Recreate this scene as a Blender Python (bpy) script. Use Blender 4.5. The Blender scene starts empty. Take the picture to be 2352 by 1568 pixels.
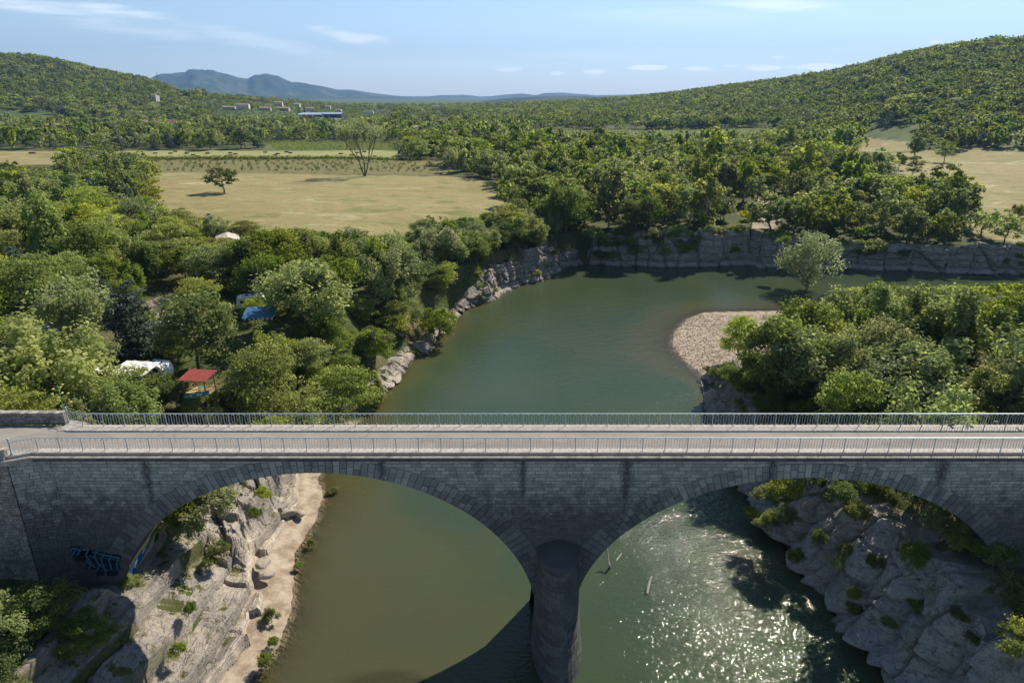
import bpy, math, random
import numpy as np
from math import radians as R_, sin, cos, pi

# ------------------------------------------------------------------ camera, sky, sun, exposure
S = bpy.context.scene
COL = S.collection
CAMZ = 41.9
PITCH = R_(19.8)
FPX = 1568.0            # focal length in the 2352-px-wide survey picture
cam_d = bpy.data.cameras.new('camera'); cam = bpy.data.objects.new('camera', cam_d); COL.objects.link(cam)
cam_d.sensor_width = 36.0; cam_d.lens = 24.0; cam_d.clip_start = 0.5; cam_d.clip_end = 60000
cam.location = (0, 0, CAMZ); cam.rotation_euler = (pi/2 - PITCH, 0, 0)
S.camera = cam
SUN_AZ, SUN_EL = R_(38), R_(42.5)       # azimuth clockwise from +Y
SKY_STRENGTH = 0.122
w = bpy.data.worlds.new('World'); S.world = w; w.use_nodes = True
sun_d = bpy.data.lights.new('sun', 'SUN'); sun_d.energy = 5.0; sun_d.angle = R_(0.5); sun_d.color = (1.0, 0.915, 0.785)
sun = bpy.data.objects.new('sun', sun_d); COL.objects.link(sun)
sun.rotation_euler = (pi/2 - SUN_EL, 0, -SUN_AZ + pi)
sun.rotation_euler = (-(pi/2 - SUN_EL), 0, -SUN_AZ)
sun.location = (60, 70, 120)
S.view_settings.view_transform = 'Standard'; S.view_settings.look = 'None'
S.view_settings.gamma = 1.0; S.view_settings.use_curve_mapping = False
S.view_settings.exposure = 0.58
S.render.engine = 'CYCLES'
S.cycles.max_bounces = 6; S.cycles.diffuse_bounces = 3; S.cycles.glossy_bounces = 3
S.cycles.transparent_max_bounces = 8; S.cycles.volume_bounces = 0
S.cycles.sample_clamp_indirect = 6.0
S.cycles.caustics_reflective = False; S.cycles.caustics_refractive = False
rng = np.random.default_rng(7)
random.seed(7)

# ------------------------------------------------------------------ pixel helpers (survey of the photograph)
def ray(px, py):
    u = (px-1176)/FPX; v = (py-784)/FPX
    return np.array([u, cos(PITCH)-v*sin(PITCH), -sin(PITCH)-v*cos(PITCH)])
def G(px, py, z=0.0):
    r = ray(px, py); t = (z-CAMZ)/r[2]
    return np.array([r[0]*t, r[1]*t])
def toPX(x, y, z):
    yy = y; zz = z-CAMZ
    d = yy*cos(PITCH) - zz*sin(PITCH)
    v = (-zz*cos(PITCH) - yy*sin(PITCH))/d
    return 1176+FPX*x/d, 784+FPX*v

# ------------------------------------------------------------------ numpy noise
_P = np.random.default_rng(3).random(65536)
def _h(i, j, k=0):
    return _P[(i*73856093 ^ j*19349663 ^ k*83492791) & 65535]
def vnoise(x, y, z=None):
    x = np.asarray(x, float); y = np.asarray(y, float)
    i = np.floor(x).astype(np.int64); j = np.floor(y).astype(np.int64)
    fx = x-i; fy = y-j; fx = fx*fx*(3-2*fx); fy = fy*fy*(3-2*fy)
    def pl(k):
        a = _h(i, j, k)*(1-fx)+_h(i+1, j, k)*fx
        b = _h(i, j+1, k)*(1-fx)+_h(i+1, j+1, k)*fx
        return a*(1-fy)+b*fy
    if z is None: return pl(0)*2-1
    z = np.asarray(z, float); k = np.floor(z).astype(np.int64); fz = z-k; fz = fz*fz*(3-2*fz)
    return (pl(k)*(1-fz)+pl(k+1)*fz)*2-1
def fbm(x, y, z=None, o=4, g=0.5):
    s = 0; a = 1; t = 0
    for q in range(o):
        f = 2.03**q
        s = s + a*vnoise(x*f+17*q, y*f-9*q, None if z is None else z*f+5*q); t += a; a *= g
    return s/t
def worley(x, y):
    x = np.asarray(x, float); y = np.asarray(y, float)
    i = np.floor(x).astype(np.int64); j = np.floor(y).astype(np.int64)
    f1 = np.full(x.shape, 9.0); f2 = np.full(x.shape, 9.0); idv = np.zeros(x.shape)
    for a in (-1, 0, 1):
        for b in (-1, 0, 1):
            cx = i+a+_h(i+a, j+b, 1); cy = j+b+_h(i+a, j+b, 2); d = np.hypot(x-cx, y-cy)
            m = d < f1
            f2 = np.where(m, f1, np.minimum(f2, d)); idv = np.where(m, _h(i+a, j+b, 3), idv); f1 = np.where(m, d, f1)
    return f1, f2, idv
def sm(t): t = np.clip(t, 0, 1); return t*t*(3-2*t)

# ------------------------------------------------------------------ object helpers
def tag(o, label=None, cat=None, group=None, kind=None):
    if label: o['label'] = label
    if cat: o['category'] = cat
    if group: o['group'] = group
    if kind: o['kind'] = kind
    return o
def link(o, parent=None):
    COL.objects.link(o)
    if parent is not None: o.parent = parent
    return o
def empty(name, loc=(0, 0, 0), rz=0.0):
    o = bpy.data.objects.new(name, None); o.location = loc; o.rotation_euler = (0, 0, rz)
    o.empty_display_size = 0.3
    return link(o)
def mesh_np(name, V, F, mats, attrs=None, midx=None, smooth=False):
    V = np.asarray(V, np.float32); F = np.asarray(F, np.int32)
    me = bpy.data.meshes.new(name); n = F.shape[1]
    me.vertices.add(len(V)); me.vertices.foreach_set('co', V.ravel())
    me.loops.add(F.size); me.loops.foreach_set('vertex_index', F.ravel())
    me.polygons.add(len(F)); me.polygons.foreach_set('loop_start', np.arange(0, F.size, n, dtype=np.int32))
    if midx is not None: me.polygons.foreach_set('material_index', np.asarray(midx, np.int32))
    me.polygons.foreach_set('use_smooth', np.full(len(F), smooth))
    for m in (mats if isinstance(mats, (list, tuple)) else [mats]): me.materials.append(m)
    if attrs:
        for k, a in attrs.items():
            a = np.asarray(a, np.float32)
            at = me.attributes.new(k, 'FLOAT', 'POINT' if len(a) == len(V) else 'FACE'); at.data.foreach_set('value', a)
    me.update(calc_edges=True); me.validate()
    return me
class MB:
    """collects quads/tris into one mesh"""
    def __init__(s): s.v = []; s.f = []
    def add(s, V, F):
        b = len(s.v); s.v += [tuple(p) for p in V]; s.f += [tuple(b+i for i in f) for f in F]
    def box(s, x0, x1, y0, y1, z0, z1, M=None):
        V = [(x0,y0,z0),(x1,y0,z0),(x1,y1,z0),(x0,y1,z0),(x0,y0,z1),(x1,y0,z1),(x1,y1,z1),(x0,y1,z1)]
        if M: V = [M(p) for p in V]
        s.add(V, [(0,3,2,1),(4,5,6,7),(0,1,5,4),(1,2,6,5),(2,3,7,6),(3,0,4,7)])
    def tube(s, pts, rad, n=6, cap=True):
        pts = [np.array(p, float) for p in pts]; k = len(pts)
        rr = rad if hasattr(rad, '__len__') else [rad]*k
        V = []; up = np.array([0.13, 0.21, 0.97])
        for i, p in enumerate(pts):
            t = pts[min(i+1, k-1)]-pts[max(i-1, 0)]; t = t/(np.linalg.norm(t)+1e-9)
            a = np.cross(t, up)
            if np.linalg.norm(a) < .15: a = np.cross(t, (1, 0, 0))
            a /= np.linalg.norm(a); b = np.cross(t, a)
            for j in range(n):
                q = 2*pi*j/n; V.append(p+rr[i]*(a*cos(q)+b*sin(q)))
        F = [(i*n+j, i*n+(j+1) % n, (i+1)*n+(j+1) % n, (i+1)*n+j) for i in range(k-1) for j in range(n)]
        if cap: F += [tuple(range(n-1, -1, -1)), tuple((k-1)*n+j for j in range(n))]
        s.add(V, F)
    def lathe(s, prof, c=(0, 0, 0), n=12, a0=0, a1=2*pi, sx=1, sy=1):
        k = len(prof); full = abs(a1-a0-2*pi) < 1e-6; m = n if full else n+1
        V = []
        for (r, z) in prof:
            for j in range(m):
                q = a0+(a1-a0)*j/n; V.append((c[0]+r*cos(q)*sx, c[1]+r*sin(q)*sy, c[2]+z))
        F = []
        for i in range(k-1):
            for j in range(n):
                a = i*m+j; b = i*m+(j+1) % m; F.append((a, b, b+m, a+m))
        s.add(V, F)
    def prism(s, poly, z0, z1, M=None):
        n = len(poly); V = [(x, y, z0) for x, y in poly]+[(x, y, z1) for x, y in poly]
        if M: V = [M(p) for p in V]
        s.add(V, [tuple(range(n-1, -1, -1)), tuple(range(n, 2*n))]+[(i, (i+1) % n, n+(i+1) % n, n+i) for i in range(n)])
    def mesh(s, name, mats, smooth=False, bevel=0):
        me = bpy.data.meshes.new(name); me.from_pydata(s.v, [], s.f)
        for m in (mats if isinstance(mats, (list, tuple)) else [mats]): me.materials.append(m)
        if smooth: me.polygons.foreach_set('use_smooth', [True]*len(me.polygons))
        me.update(); return me
    def obj(s, name, mats, parent=None, smooth=False, bevel=0):
        o = bpy.data.objects.new(name, s.mesh(name, mats, smooth)); link(o, parent)
        if bevel:
            b = o.modifiers.new('b', 'BEVEL'); b.width = bevel; b.segments = 2; b.limit_method = 'ANGLE'
        return o
def ob(name, me, parent=None, loc=None): 
    o = bpy.data.objects.new(name, me)
    if loc is not None: o.location = loc
    return link(o, parent)
def copy_tree(o, parent=None):
    c = o.copy(); COL.objects.link(c); c.parent = parent
    for ch in list(o.children): copy_tree(ch, c)
    return c

# ------------------------------------------------------------------ material helpers
class NT:
    def __init__(s, name, world=None):
        if world: s.m = world; s.t = world.node_tree
        else: s.m = bpy.data.materials.new(name); s.m.use_nodes = True; s.t = s.m.node_tree
        s.t.nodes.clear(); s.n = s.t.nodes
    def N(s, ty, ins=None, **kw):
        n = s.n.new(ty)
        for k, v in kw.items(): setattr(n, k, v)
        if ins:
            for k, v in ins.items(): s.set(n.inputs[k], v)
        return n
    def set(s, sock, v):
        if isinstance(v, bpy.types.NodeSocket): s.t.links.new(v, sock)
        elif isinstance(v, bpy.types.Node): s.t.links.new(v.outputs[0], sock)
        else:
            if sock.type == 'RGBA' and len(v) == 3: v = (*v, 1)
            sock.default_value = v
    def M(s, op, a, b=0.0, c=None, clamp=False):
        n = s.n.new('ShaderNodeMath'); n.operation = op; n.use_clamp = clamp
        s.set(n.inputs[0], a); s.set(n.inputs[1], b)
        if c is not None: s.set(n.inputs[2], c)
        return n.outputs[0]
    def mix(s, f, a, b, mode='MIX'):
        n = s.n.new('ShaderNodeMix'); n.data_type = 'RGBA'; n.blend_type = mode; n.clamp_factor = True
        s.set(n.inputs[0], f); s.set(n.inputs[6], a); s.set(n.inputs[7], b); return n.outputs[2]
    def noise(s, vec, scale, detail=4, rough=0.55, dist=0.0):
        n = s.N('ShaderNodeTexNoise', {'Vector': vec, 'Scale': scale, 'Detail': detail, 'Roughness': rough, 'Distortion': dist})
        return n.outputs[0]
    def vor(s, vec, scale, feature='F1', rnd=1.0):
        n = s.N('ShaderNodeTexVoronoi', {'Vector': vec, 'Scale': scale, 'Randomness': rnd}, feature=feature); return n
    def ramp(s, f, pts):
        n = s.n.new('ShaderNodeValToRGB'); s.set(n.inputs[0], f); e = n.color_ramp.elements
        while len(e) < len(pts): e.new(0.5)
        for i, (p, c) in enumerate(pts):
            e[i].position = p; e[i].color = (*c, 1) if hasattr(c, '__len__') else (c, c, c, 1)
        return n.outputs[0]
    def rng(s, f, a, b, c=0.0, d=1.0):
        n = s.N('ShaderNodeMapRange', {'Value': f, 'From Min': a, 'From Max': b, 'To Min': c, 'To Max': d}); n.interpolation_type = 'SMOOTHSTEP'
        return n.outputs[0]
    def pos(s, scale=(1, 1, 1), rot=(0, 0, 0), obj=False):
        if obj: c = s.N('ShaderNodeTexCoord').outputs['Object']
        else: c = s.N('ShaderNodeNewGeometry').outputs['Position']
        return s.N('ShaderNodeMapping', {'Vector': c, 'Scale': scale, 'Rotation': rot}).outputs[0]
    def attr(s, name): return s.N('ShaderNodeAttribute', attribute_name=name).outputs['Fac']
    def bump(s, h, strength=0.5, dist=0.1, nrm=None):
        n = s.N('ShaderNodeBump', {'Strength': strength, 'Distance': dist, 'Height': h})
        if nrm is not None: s.set(n.inputs['Normal'], nrm)
        return n.outputs[0]
    def out(s, sh): 
        o = s.n.new('ShaderNodeOutputMaterial'); s.set(o.inputs[0], sh); return s.m
    def pbr(s, col, rough=0.85, nrm=None, spec=0.3, **kw):
        d = {'Base Color': col, 'Roughness': rough, 'Specular IOR Level': spec}
        if nrm is not None: d['Normal'] = nrm
        d.update(kw)
        return s.N('ShaderNodeBsdfPrincipled', d).outputs[0]
def simple(name, col, rough=0.7, metal=0.0, var=0.15, scale=3.0, spec=0.3):
    t = NT(name); p = t.pos()
    n = t.noise(p, scale, 5, .6)
    c = t.mix(t.M('MULTIPLY', t.rng(n, .3, .7), 1.0), tuple(x*(1-var) for x in col), tuple(min(1, x*(1+var)) for x in col))
    return t.out(t.pbr(c, rough, t.bump(n, .15, .02), spec, Metallic=metal))

# ------------------------------------------------------------------ sky with thin clouds (world)
t = NT(None, w)
sky = t.N('ShaderNodeTexSky'); sky.sky_type = 'NISHITA'; sky.sun_disc = False
sky.sun_elevation = SUN_EL; sky.sun_rotation = SUN_AZ; sky.air_density = 1.0; sky.dust_density = .15; sky.ozone_density = 3.0; sky.altitude = 200
gen = t.N('ShaderNodeTexCoord').outputs['Generated']
sep = t.N('ShaderNodeSeparateXYZ', {0: gen}).outputs
az = t.M('ARCTAN2', sep[0], sep[1]); el = t.M('ARCSINE', sep[2])
def cloud(px, py, wx, wy, k, soft=0.5, tilt=0.0, fr=1.0):
    r = ray(px, py); A = math.atan2(r[0], r[1]); E = math.atan2(r[2], math.hypot(r[0], r[1]))
    wx = wx/FPX; wy = wy/FPX
    da = t.M('SUBTRACT', az, A); de = t.M('SUBTRACT', el, E)
    if tilt: de = t.M('MULTIPLY_ADD', da, -tilt, de)
    q = t.M('ADD', t.M('POWER', t.M('ABSOLUTE', t.M('DIVIDE', da, wx)), 2.0), t.M('POWER', t.M('ABSOLUTE', t.M('DIVIDE', de, wy)), 2.0))
    v = t.N('ShaderNodeCombineXYZ', {0: t.M('MULTIPLY', az, fr*9/(wx*20)), 1: t.M('MULTIPLY', el, fr*9/(wy*20)), 2: px*.01}).outputs[0]
    n = t.noise(v, 3.0, 6, .62)
    m = t.M('SUBTRACT', t.M('ADD', 1.0, t.M('MULTIPLY', t.M('SUBTRACT', n, .5), 2.6)), q)
    return t.M('MULTIPLY', t.rng(m, 0.0, soft*1.6), min(1.0, k*1.45))
cl = None
for c in [(60,12,190,14,.45,.9,-.06),(270,26,110,13,.45,.9,-.08),(330,70,170,17,.25,1,-.1),(600,98,190,22,.32,.9,-.16),(810,86,100,16,.42,.8,-.15),(1000,150,300,14,.12,1),
          (1780,12,180,17,.42,.9,-.1),(1560,38,260,22,.16,1,-.05),(1400,128,260,18,.16,1,0),(2100,100,260,16,.14,1,.03),(820,150,120,14,.12,1),
          (1168,160,34,6,.4,.5),(1283,169,20,5,.4,.5),(1368,165,32,6,.5,.5),(1486,155,44,6,.8,.35),(1602,158,38,5,.55,.4),(1680,152,16,3,.5,.4),(1751,157,40,6,.7,.35),
          (1818,155,17,3,.4,.4),(1880,153,48,8,.85,.35),(1966,150,20,6,.8,.35),(2010,155,40,6,.5,.4),(2148,98,13,5,.8,.4),(1788,132,15,3,.5,.4),(1777,102,12,3,.2,.5)]:
    m = cloud(*c)
    cl = m if cl is None else t.M('MAXIMUM', cl, m)
skyc = t.mix(1.0, t.N('ShaderNodeHueSaturation', {'Color': sky.outputs[0], 'Saturation': .78, 'Value': 1.0}).outputs[0], (.84, .905, .965), 'MULTIPLY')
eld = t.M('MULTIPLY', t.M('MAXIMUM', el, 0.0), 57.3)
skyc = t.mix(1.0, skyc, t.ramp(t.M('DIVIDE', eld, 20.0, clamp=True), [(0, (1.0, 1.0, 1.0)), (.40, (.74, .79, .81)), (1, (.43, .51, .57))]), 'MULTIPLY')
skyc = t.mix(t.M('MULTIPLY', t.M('POWER', 2.718, t.M('MULTIPLY', eld, -.30)), .75), skyc, (3.95, 4.2, 4.35))
col = t.mix(t.M('MULTIPLY', cl, 1.0, clamp=True), skyc, (8.0, 8.2, 8.4))
bg = t.N('ShaderNodeBackground', {'Color': col, 'Strength': SKY_STRENGTH})
o_ = t.n.new('ShaderNodeOutputWorld'); t.set(o_.inputs[0], bg)

# ------------------------------------------------------------------ terrain functions
# shore points: world x,y or pixel, then bw (beach width), b (beach height), rw (rise width), top, us (under-water slope)
def gp(px, py, *p): return (*G(px, py, 0), *p)
LB = (2.6, .7, 9, 6.6, .15); LB2 = (2.8, .6, 10, 8, .15); LM = (1.2, .8, 9, 10, .35); LC = (1.6, .2, 3, 8, .8)
FC = (1.8, .1, 1.6, 8.2, 1.2); FD = (1.8, .1, 1.8, 6.2, 1.0); RF = (5, .8, 15, 7, .25); GB = (24, 1.4, 14, 7, .15); RC = (.8, .2, 3.5, 6.5, .7); RN = (.3, .1, 9, 7.5, .9)
SH = [(-30,-90,*LB),(-26,-30,*LB),(-23,10,*LB),(-21,30,*LB),gp(571,1568,*LB),gp(640,1487,*LB),gp(672,1400,*LB),gp(678,1307,*LB),gp(680,1266,*LB),gp(727,1197,*LB2),gp(745,1134,*LB2),gp(733,1098,*LB2),
      gp(820,975,*LB2),gp(860,945,*LM),gp(870,905,*LM),gp(925,855,*LM),gp(922,835,*LM),gp(975,815,*LM),gp(1000,780,*LM),gp(1035,745,*LM),gp(1060,715,*LC),gp(1130,692,*LC),gp(1150,672,*LC),gp(1200,655,*LC),gp(1250,640,*LC),gp(1285,618,*LC),
      gp(1330,607,*LC),gp(1380,610,*FC),gp(1450,612,*FC),gp(1640,612,*FC),gp(1720,608,*FC),gp(1750,617,*FC),gp(1800,616,*FD),gp(1900,617,*FD),gp(2100,622,*FD),gp(2270,632,*FD),gp(2352,625,*FD),(200,178,*FD),(420,190,*FD),
      (420,160,*RF),(200,148,*RF),gp(2352,700,*RF),gp(2100,690,*RF),gp(1900,700,*RF),gp(1800,712,*GB),gp(1620,716,*GB),gp(1580,730,*GB),gp(1548,760,*GB),gp(1540,790,*GB),gp(1560,820,*GB),gp(1598,850,*GB),gp(1622,872,*GB),
      gp(1628,900,*RC),gp(1630,945,*RC),(27.5,78,*RC),(26.5,70,*RN),gp(1720,1120,*RN),gp(1745,1150,*RN),gp(1768,1195,*RN),gp(1800,1235,*RN),gp(1822,1290,*RN),gp(1885,1350,*RN),gp(1935,1420,*RN),gp(1985,1490,*RN),gp(2050,1568,*RN),(30,30,*RN),(32,10,*RN),(35,-30,*RN),(40,-90,*RN)]
SH = np.array(SH)
def river(x, y):
    """signed distance (land > 0) and bank parameters"""
    x = np.asarray(x, float).ravel(); y = np.asarray(y, float).ravel()
    n = len(SH); best = np.full(x.shape, 1e9); W = np.zeros(x.shape); Pm = np.zeros((5, len(x))); ins = np.zeros(x.shape, bool)
    for i in range(n):
        a = SH[i]; b = SH[(i+1) % n]; dx, dy = b[0]-a[0], b[1]-a[1]; L = dx*dx+dy*dy+1e-9
        tt = np.clip(((x-a[0])*dx+(y-a[1])*dy)/L, 0, 1)
        d = np.hypot(x-a[0]-tt*dx, y-a[1]-tt*dy); best = np.minimum(best, d)
        wt = 1/(d+.4)**5*(L**.5); W += wt; Pm += wt*(a[2:, None]*(1-tt)+b[2:, None]*tt)
        c = ((a[1] > y) != (b[1] > y)); ins ^= c & (x < dx*(y-a[1])/(dy if abs(dy) > 1e-9 else 1e-9)+a[0])
    return np.where(ins, -best, best), Pm/W
_sk = [(-1600,120,900,1500),(0,134,930,1500),(60,135,930,1500),(150,150,930,1500),(240,170,930,1500),(330,186,930,1500),(380,203,900,1500),(420,221,860,1350),(560,230,800,1150),(640,240,800,1150),(720,250,820,1200),(800,256,850,1300),
       (1000,256,880,1500),(1040,254,700,1500),(1100,250,640,1500),(1300,240,600,1500),(1480,229,600,1400),(1560,221,600,1300),(1650,209,600,1250),(1780,194,600,1200),(1880,181,580,1100),(1950,169,540,1050),(2060,144,470,1000),
       (2180,124,440,1000),(2270,107,420,1000),(2352,106,410,1000),(2800,80,400,1000),(4200,70,400,1000)]
_SK = []
for px, py, r0, r1 in _sk:
    r = ray(px, py); A = math.atan2(r[0], r[1]); E = r[2]/math.hypot(r[0], r[1]); _SK.append((A, CAMZ+r1*E, r0, r1))
_SK = np.array(_SK)
def hills_h(x, y):
    A = np.arctan2(x, y); r = np.hypot(x, y)
    z1 = np.interp(A, _SK[:, 0], _SK[:, 1]); r0 = np.interp(A, _SK[:, 0], _SK[:, 2]); r1 = np.interp(A, _SK[:, 0], _SK[:, 3])
    q = (r-r0)/(r1-r0); g = .45*np.clip(q, 0, 1)+.55*sm(q)
    up = np.maximum(z1-11, 0)
    h = up*g+fbm(x/170., y/170., o=3)*np.clip(up, 0, 60)*.22*np.clip(q, 0, 1)*(1-sm(q*1.0-.15)*.85)
    h = h*(1-sm((r-r1-150)/1600.))
    return np.maximum(h, 0)
def Hraw(x, y, sd, Pm):
    bw, b, rw, top, us = Pm
    d = sd
    r = np.hypot(x, y)
    land = b*sm(d/bw)+(top-b)*sm((d-bw)/rw)+(11-top)*sm((d-bw-rw)/45)
    land += fbm(x/6., y/6., o=3)*.35*sm((d-1)/6)+fbm(x/60., y/60., o=2)*.7*sm((d-20)/60)
    land = np.where(d <= 0, np.maximum(-3.2, d*us-.04-.25*sm(-d/3.)*(.5+fbm(x/5., y/5., o=3))), np.maximum(land, .02*np.minimum(d, 1)))
    cl_ = sm((-27.3-x)/1.2)*sm((x+37)/2)*sm((50.5-y)/2)*sm((y-41.5)/1.5); land = land-cl_*np.maximum(0, land-5.7)
    em = 17.25-.75*np.maximum(0, np.abs(y-46.1)-3.0)
    land = np.where(x < -41, np.maximum(land, land+(em-land)*sm((-41-x)/7)*(em > land)), land)
    land = np.where(x > 44, np.maximum(land, land+(em-land)*sm((x-44)/6)*(em > land)), land)
    return land
def H(x, y):
    x = np.asarray(x, float); y = np.asarray(y, float); sh = x.shape; x = x.ravel(); y = y.ravel()
    near = (np.hypot(x, y) < 460)
    sd = np.full(x.shape, 400.); Pm = np.tile(np.array([[5.], [1], [10], [10], [.3]]), (1, len(x)))
    if near.any():
        s, p = river(x[near], y[near]); sd[near] = s; Pm[:, near] = p
    h = Hraw(x, y, sd, Pm)
    far = np.hypot(x, y) > 350
    if far.any(): h[far] += hills_h(x[far], y[far])
    return h.reshape(sh)
_T = np.concatenate([np.arange(20, 220, .6), np.geomspace(220, 9000, 700)])
def P(px, py, off=0.0):
    """the ground point seen at a pixel"""
    r = ray(px, py); X = r[0]*_T; Y = r[1]*_T; Z = CAMZ+r[2]*_T
    h = H(X, Y)+off; k = np.argmax(Z < h)
    if k == 0: k = len(_T)-1
    a, b = _T[k-1], _T[k]; fa = (Z-h)[k-1]; fb = (Z-h)[k]; q = a+(b-a)*fa/(fa-fb+1e-9)
    return np.array([r[0]*q, r[1]*q, CAMZ+r[2]*q-off])
def h1(x, y): return float(H(np.array([x]), np.array([y]))[0])
def inpoly(px, py, poly):
    px = np.asarray(px); py = np.asarray(py); r = np.zeros(px.shape, bool); n = len(poly)
    for i in range(n):
        x0, y0 = poly[i]; x1, y1 = poly[(i+1) % n]
        c = ((y0 > py) != (y1 > py)); r ^= c & (px < (x1-x0)*(py-y0)/((y1-y0) if y1 != y0 else 1e-9)+x0)
    return r

# land-use polygons, surveyed in the picture on the plain (z = 11) and held as ground coordinates
def gpoly(pts, z=11.0): return [tuple(G(px, py, z)) for px, py in pts]
F_DRY = [gpoly([(312,396),(560,396),(760,402),(1000,405),(1100,410),(1150,428),(1165,450),(1215,482),(1160,505),(1095,512),(950,530),(760,548),(640,546),(560,532),(430,505),(315,505),(352,455),(335,420)]),
         gpoly([(-250,348),(285,346),(270,352),(200,362),(120,378),(-250,388)]), gpoly([(-300,384),(60,392),(150,398),(140,440),(40,432),(-300,440)]),
         gpoly([(2045,352),(2200,355),(2500,368),(2700,520),(2352,516),(2215,498),(2200,440),(2100,408),(2040,395)]), gpoly([(1960,322),(2110,332),(2110,352),(1975,350)]),
         gpoly([(1110,368),(1245,372),(1245,392),(1120,392)]), gpoly([(-200,281),(300,283),(300,290),(-200,288)])]
F_MOWN = [gpoly([(285,345),(925,346),(930,363),(300,362)])]
F_VINE = [gpoly([(600,327),(925,329),(925,346),(610,344)]), gpoly([(1190,300),(1800,303),(1800,316),(1200,314)])]
F_ORCH = [gpoly([(300,366),(1040,368),(1035,403),(310,398)])]
F_PINK = [gpoly([(1270,326),(1640,328),(1640,342),(1270,338)]), gpoly([(820,305),(1000,300),(1000,306),(820,312)])]
F_PATH = [gpoly([(330,685),(390,668),(392,690),(376,716),(345,720)]), gpoly([(20,812),(90,806),(200,804),(215,826),(60,842),(10,835)]), gpoly([(1490,455),(1520,455),(1512,500),(1490,500)], 9), gpoly([(1730,462),(1800,470),(1790,510),(1730,520)], 9)]

# ------------------------------------------------------------------ ground material
def ground_mat():
    t = NT('ground_cover'); p = t.pos()
    big = t.noise(p, .02, 5, .6); mid = t.noise(p, .11, 6, .62); fine = t.noise(p, 1.1, 6, .65); st = t.noise(t.pos((1, 2.6, 1)), .05, 7, .68, 1.2)
    grass = t.mix(t.rng(fine, .3, .7), (.035, .05, .013), (.085, .10, .03))
    grass = t.mix(t.rng(mid, .45, .75), grass, (.16, .125, .07))
    dry = t.ramp(t.M('ADD', t.M('MULTIPLY', st, .82), t.M('MULTIPLY', fine, .18)), [(.34, (.14, .155, .05)), (.42, (.20, .195, .075)), (.48, (.31, .24, .12)), (.53, (.21, .20, .078)), (.59, (.32, .28, .145)), (.66, (.42, .38, .23))])
    dry = t.mix(t.rng(big, .5, .7), dry, t.mix(.5, dry, (.13, .14, .035)))
    mown = t.mix(t.rng(mid, .35, .65), (.22, .25, .08), (.30, .28, .12))
    wv = t.N('ShaderNodeTexWave', {'Vector': t.pos(rot=(0, 0, .02)), 'Scale': .42, 'Distortion': .6, 'Detail': 2.0}, bands_direction='Y').outputs['Fac']
    vine = t.mix(t.rng(wv, .3, .7), (.15, .14, .05), (.075, .13, .02))
    orch = t.mix(t.rng(fine, .35, .65), (.13, .13, .045), (.20, .17, .075))
    pink = t.mix(t.rng(mid, .3, .7), (.33, .22, .15), (.26, .19, .12))
    sand = t.mix(t.rng(t.noise(p, .7, 7, .7), .35, .65), (.22, .17, .12), (.40, .33, .25))
    bed = t.mix(t.rng(t.noise(p, .5, 6, .65), .35, .65), (.09, .07, .035), (.2, .15, .08))
    c = grass
    for nm, cc in (('dry', dry), ('mown', mown), ('vine', vine), ('orch', orch), ('pink', pink), ('sand', sand), ('bed', bed)):
        c = t.mix(t.attr(nm), c, cc)
    c = t.mix(t.attr('wood'), c, t.mix(t.rng(mid, .35, .65), (.045, .075, .02), (.10, .125, .04)))
    return t.out(t.pbr(c, .95, t.bump(fine, .5, .15), .15))
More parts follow.
